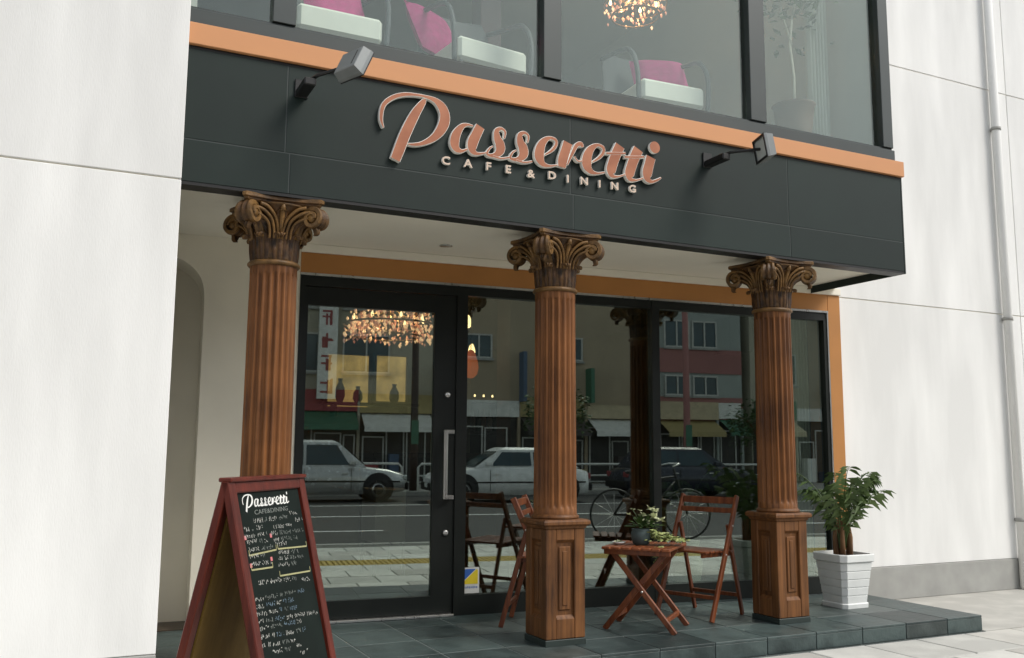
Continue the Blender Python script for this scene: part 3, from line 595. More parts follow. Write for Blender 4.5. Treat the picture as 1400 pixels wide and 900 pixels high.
    vol = vm.mesh('volute', M['capital'])
    for k in range(4): inst('volute', vol, cap, rot=(0, 0, k * PI / 2 + PI / 4))
    # small inner scrolls on each face, rosette on the abacus
    hm = MB()
    for s_ in (-1, 1):
        for off_, r_, up_ in ((0.010, 0.0085, 0.0), (0.030, 0.0085, -0.020), (0.052, 0.008, -0.042)):
            q = spline([(s_ * off_, -0.122, 0.12), (s_ * (off_ + 0.004), -0.132, 0.17), (s_ * (off_ + 0.022), -0.152, 0.225 + up_ * 0.5), (s_ * (off_ + 0.065), -0.176, 0.268 + up_), (s_ * (off_ + 0.105), -0.186, 0.279 + up_)], 5)
            hm.tube([(a_, b_, zc + c_) for a_, b_, c_ in q], [r_ * (0.7 + 0.5 * i / len(q)) for i in range(len(q))], 6)
    helm = hm.mesh('inner_scroll', M['capital'])
    rz = MB(); rz.tube([(0, -0.125, zc + 0.12), (0, -0.14, zc + 0.2), (0, -0.178, zc + 0.27), (0, -0.188, zc + 0.286)], [0.008, 0.011, 0.013, 0.006], 8)
    for k in range(0):
        a = k * PI / 3; rz.lathe([(0.004, -0.01), (0.013, -0.004), (0.013, 0.004), (0.004, 0.009)], 8, (0, 0, 0)); rz.v[-32:] = [(v[0] + 0.018 * math.cos(a), -0.196 + v[2], zc + 0.308 + v[1] + 0.018 * math.sin(a)) for v in rz.v[-32:]]
    rzm = rz.mesh('centre_stalk', M['capital'])
    for k in range(4): inst('inner_scroll', helm, cap, rot=(0, 0, k * PI / 2)); inst('centre_stalk', rzm, cap, rot=(0, 0, k * PI / 2))
    return root
def capital_material():
    m, nt, b = _new('carved_gilt_wood')
    N = nt.nodes.new; L = nt.links.new
    tc = N('ShaderNodeTexCoord'); n1 = N('ShaderNodeTexNoise'); n1.inputs['Scale'].default_value = 16; n1.inputs['Detail'].default_value = 6
    L(tc.outputs['Object'], n1.inputs['Vector'])
    gm = N('ShaderNodeNewGeometry'); mr = N('ShaderNodeMapRange'); mr.inputs[1].default_value = 0.5; mr.inputs[2].default_value = 0.6; L(gm.outputs['Pointiness'], mr.inputs[0])
    mu = N('ShaderNodeMath'); mu.operation = 'MULTIPLY'; L(mr.outputs[0], mu.inputs[0]); L(n1.outputs['Fac'], mu.inputs[1])
    r1 = N('ShaderNodeValToRGB'); r1.color_ramp.elements[0].position = 0.35; r1.color_ramp.elements[0].color = (0.018, 0.008, 0.003, 1); r1.color_ramp.elements[1].position = 0.7; r1.color_ramp.elements[1].color = (0.10, 0.044, 0.012, 1)
    L(n1.outputs['Fac'], r1.inputs[0])
    mx = N('ShaderNodeMix'); mx.data_type = 'RGBA'; L(mu.outputs[0], mx.inputs[0]); L(r1.outputs[0], mx.inputs[6]); mx.inputs[7].default_value = (0.30, 0.165, 0.05, 1)
    n3 = N('ShaderNodeTexNoise'); n3.inputs['Scale'].default_value = 70; n3.inputs['Detail'].default_value = 5; L(tc.outputs['Object'], n3.inputs['Vector'])
    bp = N('ShaderNodeBump'); bp.inputs['Strength'].default_value = 0.6; bp.inputs['Distance'].default_value = 0.006; L(n3.outputs['Fac'], bp.inputs['Height']); L(bp.outputs[0], b.inputs['Normal'])
    L(mx.outputs[2], b.inputs['Base Color']); b.inputs['Roughness'].default_value = 0.5; b.inputs['Coat Weight'].default_value = 0.08; b.inputs['Coat Roughness'].default_value = 0.3; b.inputs['Specular IOR Level'].default_value = 0.35
    return m
M['capital'] = capital_material()
col0 = make_column()
col_lab = ['carved wooden column behind the chalkboard sign, beside the cream wall', 'carved wooden column between the entrance door and the small table, middle of three', 'carved wooden column beside the white planter, rightmost of three']
for i, X in enumerate((0.0, 1.666, 3.335)):
    c = col0 if i == 0 else copy_tree(col0)
    c.location = (X, 0, 0); c.rotation_euler = (0, 0, (0, PI / 2, PI)[i]); c['label'] = col_lab[i]; c['group'] = 'wooden porch columns'

# ================================================================== SHOP SIGN
def stroke(mb, pts, y0, y1, n=7):
    q = spline(pts, n); Lf = []; Rt = []
    for i, (x_, z_, w_) in enumerate(q):
        a = q[max(i - 1, 0)]; c = q[min(i + 1, len(q) - 1)]
        dx, dz = c[0] - a[0], c[1] - a[1]; l = math.hypot(dx, dz) or 1
        nx, nz = -dz / l, dx / l; h = max(w_, 0.006) / 2
        Lf.append((x_ + nx * h, z_ + nz * h)); Rt.append((x_ - nx * h, z_ - nz * h))
    m = len(q)
    ch = 0.0026
    def inset(a, c):
        l = math.hypot(c[0] - a[0], c[1] - a[1]); k = min(0.32, ch / max(l, 1e-6)); return (a[0] + (c[0] - a[0]) * k, a[1] + (c[1] - a[1]) * k)
    Li = [inset(a, c) for a, c in zip(Lf, Rt)]; Ri = [inset(c, a) for a, c in zip(Lf, Rt)]; yf = y0 - ch
    for i in range(m - 1):
        qd = [Li[i], Li[i + 1], Ri[i + 1], Ri[i]]
        mb.add([(x_, yf, z_) for x_, z_ in qd], [(0, 1, 2, 3)], 0)
        for O_, I_ in ((Lf, Li), (Rt, Ri)): mb.add([(O_[i][0], y0, O_[i][1]), (O_[i + 1][0], y0, O_[i + 1][1]), (I_[i + 1][0], yf, I_[i + 1][1]), (I_[i][0], yf, I_[i][1])], [(0, 1, 2, 3)], 1)
    for i in (0, m - 1): mb.add([(Lf[i][0], y0, Lf[i][1]), (Rt[i][0], y0, Rt[i][1]), (Ri[i][0], yf, Ri[i][1]), (Li[i][0], yf, Li[i][1])], [(0, 1, 2, 3)], 1)
    for side in (Lf, Rt):
        for i in range(m - 1):
            (xa, za), (xb, zb) = side[i], side[i + 1]
            mb.add([(xa, y0, za), (xb, y0, zb), (xb, y1, zb), (xa, y1, za)], [(0, 1, 2, 3)], 1)
    for i in (0, m - 1):
        (xa, za), (xb, zb) = Lf[i], Rt[i]
        mb.add([(xa, y0, za), (xb, y0, zb), (xb, y1, zb), (xa, y1, za)], [(0, 1, 2, 3)], 1)
    return mb
def font_mesh(ch, size, depth, name, mats, bold=0.0):
    cu = bpy.data.curves.new(name, 'FONT'); cu.body = ch; cu.size = size; cu.extrude = depth / 2; cu.align_x = 'CENTER'; cu.align_y = 'CENTER'; cu.offset = bold; cu.resolution_u = 4
    ob = bpy.data.objects.new(name, cu); C.objects.link(ob)
    dg = bpy.context.evaluated_depsgraph_get(); me = bpy.data.meshes.new_from_object(ob.evaluated_get(dg))
    bpy.data.objects.remove(ob); bpy.data.curves.remove(cu); me.name = name
    me.materials.clear()
    for m_ in mats: me.materials.append(m_)
    for p in me.polygons: p.material_index = 0 if abs(p.normal.z) > 0.7 else min(1, len(mats) - 1)
    return me
sign = thing('shop_sign', 'raised copper script sign reading Passeretti with small CAFE & DINING letters on dark fascia', 'sign', (1.4, FY, 2.8))
SX, SY, SZ = 1.4, FY, 2.8
for k, (ch, strokes) in enumerate(LETTERS):
    mb = MB()
    for j, st_ in enumerate(strokes):
        stroke(mb, [(x_ - SX, z_ - SZ, w_ * 1.10) for x_, z_, w_ in st_], -0.027 - 0.0013 * j - 0.0006 * (k % 2), -0.004)
    if ch == 'i':
        cx_, cz_, d_ = DOT
        poly = [(cx_ - SX + d_ / 2 * math.cos(2 * PI * t / 24), cz_ - SZ + d_ / 2 * math.sin(2 * PI * t / 24)) for t in range(24)]
        mb.prism(poly, -0.029, -0.006, 0, 1)
    mb.build('letter', [M['copper'], M['return']], sign)
for ch, x_, z_ in SMALL:
    me = font_mesh(ch, 0.066, 0.016, 'small_letter', [M['smallface'], M['return']], 0.0012)
    o = inst('small_letter', me, sign, (x_ - SX, -0.014, z_ - SZ), (PI / 2, 0, 0), (1.12, 0.95, 1))

# ================================================================== FLOODLIGHTS
def floodlight(base, head, aim, label):
    r = thing('floodlight', label, 'floodlight', base, group='floodlights on the fascia')
    bx_, by_, bz_ = base; h = Vector(head) - Vector(base)
    mb = MB(); mb.box(-0.035, 0.035, -0.012, -0.0005, -0.05, 0.045, bev=0.003); mb.build('wall_plate', M['black'], r)
    mb = MB(); mb.box(-0.030, 0.030, -0.20, -0.0125, -0.050, -0.010, bev=0.006); mb.build('ballast_box', M['black'], r)
    d = (Vector(aim) - Vector(head)).normalized()
    mb = MB(); mb.tube([(0.0, -0.13, -0.012), tuple(Vector((0, -0.16, 0.0)) * 0.8 + h * 0.2), tuple(h * 0.97 - d * 0.005)], 0.0095, 8); mb.build('arm', M['black'], r)
    up = Vector((0, 0, 1)); rt = d.cross(up).normalized(); u = rt.cross(d)
    mt = Matrix(((rt.x, u.x, d.x, h.x), (rt.y, u.y, d.y, h.y), (rt.z, u.z, d.z, h.z), (0, 0, 0, 1)))
    def sq(a, c, z): return [(-a, -c, z), (a, -c, z), (a, c, z), (-a, c, z)]
    mb = MB(); rows = [sq(0.072, 0.058, -0.040), sq(0.078, 0.064, -0.037), sq(0.084, 0.070, 0.0), sq(0.086, 0.072, 0.004), sq(0.086, 0.072, 0.022), sq(0.076, 0.062, 0.022), sq(0.076, 0.062, 0.014)]
    mb.grid(rows, sm=False, close=True); mb.add(rows[0], [(0, 3, 2, 1)]); mb.xf(mt); hd = mb.build('lamp_head', M['lampgrey'], r)
    mb = MB(); mb.box(-0.0755, 0.0755, -0.0615, 0.0615, 0.0135, 0.0165); mb.xf(mt); mb.build('lens', M['lampglass'], hd)
    mb = MB(); mb.box(0.045, 0.050, -0.045, 0.045, -0.0415, -0.0395); mb.xf(mt); mb.build('back_slot', M['black'], hd)
    mb = MB(); mb.ring(-0.088, 0.088, -0.074, 0.074, 0.014, 0.0225, 0.027); mb.xf(mt @ Matrix.Rotation(-PI / 2, 4, 'X') @ Matrix.Scale(-1, 4, (0, 1, 0))); mb.build('lens_frame', M['black'], hd)
    return r
floodlight((0.065, FY, 2.925), (0.235, -0.56, 2.945), (1.1, -0.2, 2.5), 'grey floodlight on black bracket left of the sign, seen from behind')
floodlight((2.665, FY, 2.925), (2.81, -0.56, 2.915), (1.9, -0.25, 2.75), 'grey floodlight on black arm right of the sign, seen edge on')

# ================================================================== SANDWICH BOARD
PHI = 0.905; BW = 0.472; BE = 0.254; BH = 1.082
ab = thing('sandwich_board', 'reddish wooden A-frame chalkboard menu standing on the pavement by the left column', 'sign', (-0.554, -2.221, -0.1), PHI)
BL = math.hypot(BE, BH)
def panel_mtx(sgn):
    D = Vector((0, -sgn * BE, -BH)) / BL; N_ = Vector((0, -sgn * BH, BE)) / BL; S = Vector((1, 0, 0))
    O = N_ * -0.013
    return Matrix(((S.x, D.x, N_.x, O.x), (S.y, D.y, N_.y, O.y), (S.z, D.z, N_.z, BH + O.z), (0, 0, 0, 1)))
for sgn in (1, -1):
    mt = panel_mtx(sgn)
    for t0, t1 in ((0.0, 0.03), (BL - 0.075, BL - 0.03)):
        fr = MB(); fr.box(0.0365, BW - 0.0365, t0, t1, 0.002, 0.024, bev=0.003, mtx=mt); fr.build('rail', M['board_frame'], ab)
    for s0 in (0.0, BW - 0.036):
        m = MB(); m.box(s0, s0 + (0.036 if s0 == 0 else 0.036), -0.004, BL, 0.002, 0.025, bev=0.003, mtx=mt); m.build('stile', M['board_frame'], ab)
    if sgn == 1:
        m = MB(); m.box(0.04, BW - 0.04, 0.02, BL - 0.05, 0.006, 0.0145, mtx=mt); cb = m.build('chalkboard', [M['chalkboard']], ab)
        m = MB(); m.box(0.046, BW - 0.046, 0.031, BL - 0.076, 0.002, 0.0055, mtx=mt); m.build('back_panel', M['board_back'], ab)
    else:
        m = MB(); m.box(0.04, BW - 0.04, 0.02, BL - 0.05, 0.008, 0.0145, mtx=mt); m.build('chalkboard', [M['chalkboard']], ab)
        m = MB(); m.box(0.0455, BW - 0.0455, 0.0305, BL - 0.0755, 0.001, 0.0075, mtx=mt); m.build('back_panel', M['board_back'], ab, label='olive brown plywood inner face of the board')
m = MB(); m.box(0.0, BW, -0.02, 0.02, BH + 0.002, BH + 0.014, bev=0.003); m.build('top_strip', M['board_frame'], ab)
m = MB(); m.tube([(0.03, -0.12, BH * 0.52), (0.03, 0.12, BH * 0.52)], 0.004, 6); m.build('chain', M['black'], ab)
mt = panel_mtx(1)
NB = 0.0157
def chalk_line(mb, s0, t0, s1, t1, w, n=NB):
    dx, dy = s1 - s0, t1 - t0; l = math.hypot(dx, dy) or 1e-6; ox, oy = -dy / l * w / 2, dx / l * w / 2
    mb.add([mt @ Vector((s0 + ox, t0 + oy, n)), mt @ Vector((s1 + ox, t1 + oy, n)), mt @ Vector((s1 - ox, t1 - oy, n)), mt @ Vector((s0 - ox, t0 - oy, n))], [(0, 1, 2, 3)])
# painted logo
lg = MB()
for k, (ch, strokes) in enumerate(LETTERS):
    for j, st_ in enumerate(strokes):
        q = spline(st_, 3)
        for i in range(len(q) - 1):
            f = lambda p: (0.073 + (p[0] - 0.49) * 0.157, 0.036 + (3.0 - p[1]) * 0.122)
            a_, b_ = f(q[i]), f(q[i + 1]); chalk_line(lg, *a_, *b_, max(0.0035, q[i][2] * 0.15), NB + 0.00012 * j + 0.00004 * (i % 3))
chalk_line(lg, 0.346, 0.042, 0.352, 0.042, 0.008)
lg.build('painted_logo', M['logo'], cb, label='white painted Passeretti script at the top of the board')
sm = MB(); me = font_mesh('CAFE&DINING', 0.0185, 0.0004, 'painted_small_print', [M['chalkdim']], 0.0)
o = inst('painted_small_print', me, cb)
o.matrix_local = mt @ Matrix.Translation((0.235, 0.088, NB)) @ Matrix.Rotation(PI, 4, 'X') @ Matrix.Scale(1.75, 4, (1, 0, 0))
# handwriting: rows of small chalk marks, too small to read
rows = {'chalk': MB(), 'chalkdim': MB(), 'chalkblue': MB(), 'chalkyel': MB(), 'chalkred': MB()}
rng = random.Random(11)
for li, (s0, t0, s1, t1) in enumerate(CHALK):
    L_ = math.hypot(s1 - s0, t1 - t0); big = li in (0, 17) ; hgt = 0.0145 if big else 0.0135
    s = 0.0; wlen = rng.randint(3, 7); key = 'chalk'
    while s < L_ - 0.004:
        if wlen == 0: s += 0.010; wlen = rng.randint(2, 7); key = rng.choice(['chalk', 'chalk', 'chalkdim', 'chalkdim', 'chalkblue']) if li > 17 else rng.choice(['chalkdim', 'chalk', 'chalkdim']); continue
        wlen -= 1; gw = rng.uniform(0.006, 0.010)
        bs = s0 + (s1 - s0) * s / L_; bt = t0 + (t1 - t0) * s / L_
        for _ in range(rng.randint(2, 3)):
            a_ = (bs + rng.uniform(0, gw), bt - rng.uniform(0, hgt)); b_ = (bs + rng.uniform(0, gw), bt - rng.uniform(0, hgt))
            if abs(a_[0] - b_[0]) + abs(a_[1] - b_[1]) < 0.004: b_ = (b_[0] + 0.004, b_[1])
            chalk_line(rows[key], *a_, *b_, 0.0019, NB + rng.uniform(0, 0.0005))
        s += gw + 0.002
for s0, t0, s1, t1 in UNDER:
    chalk_line(rows['chalkyel'], s0, t0, s1, t1, 0.0045); chalk_line(rows['chalkyel'], s0, t0, s0 + 0.001, t0 - 0.014, 0.003, NB + .0002); chalk_line(rows['chalkyel'], s1, t1, s1 + 0.001, t1 - 0.014, 0.003, NB + .0002)
for s_, t_ in ((0.197, 0.158), (0.05, 0.152), (0.056, 0.227), (0.177, 0.222)): chalk_line(rows['chalkred'], s_, t_, s_ + 0.012, t_, 0.011)
for k, v in rows.items(): v.build('handwriting', M[k], cb)['kind'] = 'stuff'

# ================================================================== FOLDING CHAIRS
def make_chair():
    r = thing('folding_chair', '', 'chair')
    W, IW = 0.21, 0.184
    for s in (-1, 1):
        m = MB(); m.beam((s * W, -0.18, 0), (s * W, 0.172, 0.785), 0.022, 0.036, (0, 1, 0), bev=0.004); m.build('long_leg', M['chair'], r)
        m = MB(); m.beam((s * IW, 0.25, 0), (s * IW, 0.085, 0.60), 0.02, 0.03, (0, 1, 0), bev=0.004); m.build('rear_leg', M['chair'], r)
        m = MB(); m.beam((s * (IW - 0.025), -0.20, 0.413), (s * (IW - 0.025), 0.15, 0.405), 0.02, 0.028, (0, 0, 1), bev=0.003); m.build('seat_rail', M['chair'], r)
        m = MB(); m.tube([(s * (W + 0.014), 0.09, 0.592), (s * (W - 0.02), 0.09, 0.592)], 0.006, 8); m.build('bolt', M['steel'], r)
        m = MB(); m.tube([(s * (W + 0.013), 0.0, 0.41), (s * (W - 0.03), 0.0, 0.41)], 0.006, 8); m.build('bolt', M['steel'], r)
    slat = MB(); slat.box(-0.195, 0.195, -0.024, 0.024, -0.007, 0.007, bev=0.003); sm_ = slat.mesh('seat_slat', M['chair'])
    for k in range(6): inst('seat_slat', sm_, r, (0, -0.185 + 0.062 * k, 0.434 - 0.002 * k))
    for z, h in ((0.752, 0.045), (0.688, 0.034)):
        m = MB(); y = -0.18 + 0.352 * z / 0.785; m.box(-0.198, 0.198, y - 0.007, y + 0.007, z - h / 2, z + h / 2, bev=0.003); m.build('back_slat', M['chair'], r)
    m = MB(); m.beam((-0.2, -0.115, 0.145), (0.2, -0.115, 0.145), 0.02, 0.025, bev=0.003); m.build('stretcher', M['chair'], r)
    m = MB(); m.beam((-0.175, 0.215, 0.13), (0.175, 0.215, 0.13), 0.02, 0.025, bev=0.003); m.build('stretcher', M['chair'], r)
    return r
ch1 = make_chair(); ch1.location = (2.948, 0.36, 0); ch1.rotation_euler = (0, 0, math.radians(-69.4))
tag(ch1, 'reddish wooden folding chair right of the small table, facing it', 'chair', 'folding chairs on the terrace')
ch2 = copy_tree(ch1); ch2.location = (1.876, 0.514, 0); ch2.rotation_euler = (0, 0, math.radians(54))
tag(ch2, 'reddish wooden folding chair half hidden behind the middle column', 'chair')

# ================================================================== FOLDING TABLE
TZ = 0.50
tb = thing('folding_table', 'small reddish slatted folding table with crossed legs holding a plant', 'table', (2.386, 0.147, 0), math.atan2(0.660, 0.751))
sl_ = MB().box(-0.235, 0.235, -0.025, 0.025, -0.008, 0.008, bev=0.003).mesh('top_slat', M['chair'])
for k in range(7): inst('top_slat', sl_, tb, (0, -0.186 + 0.062 * k, TZ - 0.008))
for x_ in (-0.195, 0.195):
    m = MB(); m.box(x_ - 0.011, x_ + 0.011, -0.205, 0.205, TZ - 0.046, TZ - 0.0165, bev=0.003); m.build('top_rail', M['chair'], tb)
for s, xx in ((1, 0.168), (-1, 0.142)):
    for x_ in (-xx, xx):
        m = MB(); m.beam((x_, -s * 0.222, 0), (x_, s * 0.165, TZ - 0.03), 0.022, 0.034, (0, 1, 0), bev=0.004); m.build('leg', M['chair'], tb)
    m = MB(); m.beam((-xx, -s * 0.165, 0.075), (xx, -s * 0.165, 0.075), 0.02, 0.028, bev=0.003); m.build('crossbar', M['chair'], tb)
for x_ in (-0.18, 0.18):
    m = MB(); m.tube([(x_ - 0.012, -0.026, TZ / 2 - 0.012), (x_ + 0.012, -0.026, TZ / 2 - 0.012)], 0.007, 8); m.build('bolt', M['steel'], tb)

# ================================================================== FLOWER POT ON THE TABLE
def T2W(x_, y_, z_): a = math.atan2(0.660, 0.751); return (2.386 + x_ * math.cos(a) - y_ * math.sin(a), 0.147 + x_ * math.sin(a) + y_ * math.cos(a), z_)
fp = thing('flower_pot', 'grey green pot of cream flowers and trailing ivy on the folding table', 'potted plant', T2W(-0.02, 0.02, TZ))
m = MB(); m.lathe([(0.038, 0.0), (0.05, 0.008), (0.060, 0.045), (0.060, 0.075), (0.054, 0.09), (0.058, 0.098), (0.05, 0.098), (0.046, 0.08), (0.001, 0.08)], 24, capt=False); m.build('pot', M['greypot'], fp)
rng = random.Random(5)
def leafquad(mb, c, d, l, w, mi=0, droop=0.2):
    c = Vector(c); d = Vector(d).normalized(); s = d.cross(Vector((0, 0, 1)))
    if s.length < 0.1: s = Vector((1, 0, 0))
    s = (s.normalized() + Vector((rng.uniform(-.4, .4), rng.uniform(-.4, .4), rng.uniform(-.4, .4)))).normalized()
    p1 = c + d * l * 0.5 - Vector((0, 0, droop * l * 0.25)); p2 = c + d * l - Vector((0, 0, droop * l))
    mb.add([c, p1 + s * w / 2, p2, p1 - s * w / 2, p1 + Vector((0, 0, w * 0.12))], [(0, 1, 4), (1, 2, 4), (2, 3, 4), (3, 0, 4)], mi)
rx = Vector((0.751, -0.660, 0)); px_ = Vector((0.898, -0.44, 0))           # px_: toward the right of the photograph
fl = MB(); gr = MB()
for k in range(60):
    a = rng.uniform(0, 2 * PI); e_ = rng.uniform(0.2, 1.3); d = Vector((math.cos(a) * math.cos(e_), math.sin(a) * math.cos(e_), math.sin(e_)))
    leafquad(gr, Vector((0, 0, 0.10)) + d * rng.uniform(0.01, 0.06) + px_ * rng.uniform(-0.02, 0.06), d, rng.uniform(0.04, 0.08), 0.028)
gr.build('leaves', M['leaf'], fp)['kind'] = 'stuff'
def blossom(c, r_, n=9):
    for k in range(n):
        a = 2 * PI * k / n + rng.uniform(-.2, .2); e_ = rng.uniform(-0.1, 0.9)
        leafquad(fl, c, (math.cos(a) * math.cos(e_), math.sin(a) * math.cos(e_), math.sin(e_)), r_ * rng.uniform(0.8, 1.15), r_ * 0.75, 0, 0.1)
for cx_, cz_, r_ in ((0.035, 0.175, 0.042), (0.085, 0.165, 0.055), (0.10, 0.205, 0.034), (0.05, 0.22, 0.036), (-0.055, 0.215, 0.022), (-0.06, 0.185, 0.02), (0.12, 0.15, 0.045), (0.06, 0.135, 0.045), (0.02, 0.15, 0.034), (0.0, 0.21, 0.02)):
    blossom(px_ * cx_ + Vector((0, 0, cz_)) + Vector((rng.uniform(-.02, .02), rng.uniform(-.02, .02), 0)), r_)
fl.build('flowers', M['petal'], fp)['kind'] = 'stuff'
st = MB()
for cx_, cz_ in ((0.05, 0.19), (0.08, 0.2), (-0.055, 0.225)): st.tube([(0, 0, 0.1), tuple(px_ * cx_ * 0.5 + Vector((0, 0, cz_ * 0.8))), tuple(px_ * cx_ + Vector((0, 0, cz_)))], 0.0025, 5)
st.build('stems', M['leaf'], fp)
iv = MB()
for k in range(230):
    u = rng.random(); c = px_ * (0.06 + 0.17 * u) + Vector((rng.uniform(-.05, .04), rng.uniform(-.08, .02), 0.02 + 0.075 * (1 - u) * rng.random() + 0.01))
    a = rng.uniform(0, 2 * PI); leafquad(iv, c, (math.cos(a), math.sin(a), rng.uniform(-.2, .7)), rng.uniform(0.028, 0.045), 0.027)
for k in range(45):   # the strand that hangs over the table edge
    u = rng.random(); c = px_ * (0.115 + rng.uniform(-.02, .03)) + Vector((-0.10 + 0.0, -0.12, 0.0)) * 0.9 + Vector((0, 0, 0.012 - 0.10 * u))
    a = rng.uniform(0, 2 * PI); leafquad(iv, c, (math.cos(a), math.sin(a), -.2), rng.uniform(0.018, 0.03), 0.018)
iv.build('trailing_ivy', M['leaf2'], fp)['kind'] = 'stuff'
cp = thing('small_dish', 'small pale dish at the left end of the folding table', 'dish', T2W(-0.06, 0.15, TZ))
m = MB(); m.lathe([(0.02, 0), (0.03, 0.004), (0.042, 0.018), (0.044, 0.019), (0.031, 0.006), (0.001, 0.005)], 20, capt=False); m.build('bowl', M['pot'], cp)
fl = MB(); blossom(Vector((0.005, 0, 0.014)), 0.026, 8); blossom(Vector((-0.015, 0.008, 0.014)), 0.02, 7); fl.build('flower', M['petal'], cp)

# ================================================================== PALM IN WHITE PLANTER
def palm_fronds(root, n, hmin, hmax, z0, seed, spread=0.55, wid=0.012):
    rg = random.Random(seed)
    for k in range(n):
        a = 2 * PI * k / n + rg.uniform(-.3, .3); h = rg.uniform(hmin, hmax); out = spread * rg.uniform(0.5, 1.0)
        d = Vector((math.cos(a), math.sin(a), 0)); s = Vector((-d.y, d.x, 0))
        pts = []
        for i in range(13):
            t = i / 12; pts.append(d * (0.02 + out * t ** 1.5) + Vector((0, 0, z0 + h * (1.25 * t - 0.42 * t ** 2.6))))
        mb = MB(); mb.tube(pts, [0.006 * (1 - 0.75 * i / 12) for i in range(13)], 5)
        for i in range(3, 13):
            for sub in (0, 0.5):
                t0 = min(i + sub, 12); i0 = int(t0); i1 = min(i0 + 1, 12); c = pts[i0].lerp(pts[i1], t0 - i0)
                tg = (pts[i1] - pts[max(i0 - 1, 0)]).normalized()
                for sg in ((-1, 1) if sub == 0 else (1, -1)):
                    if rg.random() < 0.3: continue
                    l = 0.17 * (1 - 0.55 * abs((t0 - 7) / 6)) * rg.uniform(0.8, 1.1)
                    dr = (tg * 0.55 + s * sg * 0.9 + Vector((0, 0, rg.uniform(-0.25, 0.15)))).normalized()
                    w = dr.cross(Vector((0, 0, 1))).normalized() * wid * 0.5
                    dp = rg.uniform(0.3, 0.8); p1 = c + dr * l * 0.5 - Vector((0, 0, l * dp * 0.2)); p2 = c + dr * l * (1 - 0.25 * dp) - Vector((0, 0, l * dp))
                    mb.add([c, p1 + w, p2, p1 - w], [(0, 1, 2), (0, 2, 3)])
        mb.build('frond', M['frond'], root)
pp_ = thing('potted_palm', 'palm in a white ribbed planter at the right end of the terrace', 'potted plant', (4.155, 0.255, 0))
m = MB(); rows_ = []
def sqr(h, z, n=4):
    c = h * 0.22; return [(-h + c, -h, z), (h - c, -h, z), (h, -h + c, z), (h, h - c, z), (h - c, h, z), (-h + c, h, z), (-h, h - c, z), (-h, -h + c, z)]
prof = [(0.135, 0.0), (0.137, 0.028), (0.130, 0.032)]
for k in range(5): z = 0.032 + k * 0.056; prof += [(0.128 + k * 0.008, z + 0.003), (0.133 + k * 0.008, z + 0.05), (0.128 + k * 0.008, z + 0.056)]
prof += [(0.176, 0.318), (0.180, 0.322), (0.182, 0.365), (0.178, 0.37), (0.158, 0.37), (0.152, 0.33), (0.02, 0.33)]
m.grid([sqr(h, z) for h, z in prof], sm=False, close=True); m.add(sqr(0.135, 0.0), [tuple(range(8))[::-1]]); m.build('planter', M['pot'], pp_)
m = MB(); m.box(-0.15, 0.15, -0.15, 0.15, 0.331, 0.345, bev=0.005); m.build('soil', M['soil'], pp_)
for o_ in bpy.data.objects:
    if o_.parent is pp_: o_.scale = (0.9, 0.9, 1.0)
m = MB()
for k in range(5):
    a = k * 1.3; m.tube([(0.05 * math.cos(a), 0.05 * math.sin(a), 0.33), (0.055 * math.cos(a), 0.055 * math.sin(a), 0.48), (0.04 * math.cos(a), 0.04 * math.sin(a), 0.60)], [0.019, 0.016, 0.010], 7)
m.build('stem', M['bark'], pp_)
palm_fronds(pp_, 13, 0.42, 0.78, 0.40, 3, 0.36, 0.0055)

# security sticker on the window
sk = thing('sticker', 'blue and yellow security sticker low on the glass beside the door', 'sticker', tuple(GMAT @ Vector((gx(1.503), 0.0225, 0.134))), GA)
m = MB(); m.box(0, 0.142, 0, 0.001, 0, 0.168); m.build('backing', M['stickwhite'], sk)
m = MB(); m.prism([(0.010, 0.062), (0.010, 0.157), (0.118, 0.157)], -0.0006, -0.0001); m.build('blue_triangle', M['stickblue'], sk)
m = MB(); m.prism([(0.014, 0.060), (0.132, 0.060), (0.132, 0.150), (0.121, 0.155)], -0.0011, -0.0005); m.build('yellow_triangle', M['stickyel'], sk)
m = MB()
for k in range(9): m.box(0.02 + k * 0.0125, 0.029 + k * 0.0125, -0.0006, -0.0001, 0.031 + 0.002 * (k % 2), 0.046 - 0.001 * (k % 3))
m.build('printed_band', M['sticktext'], sk)

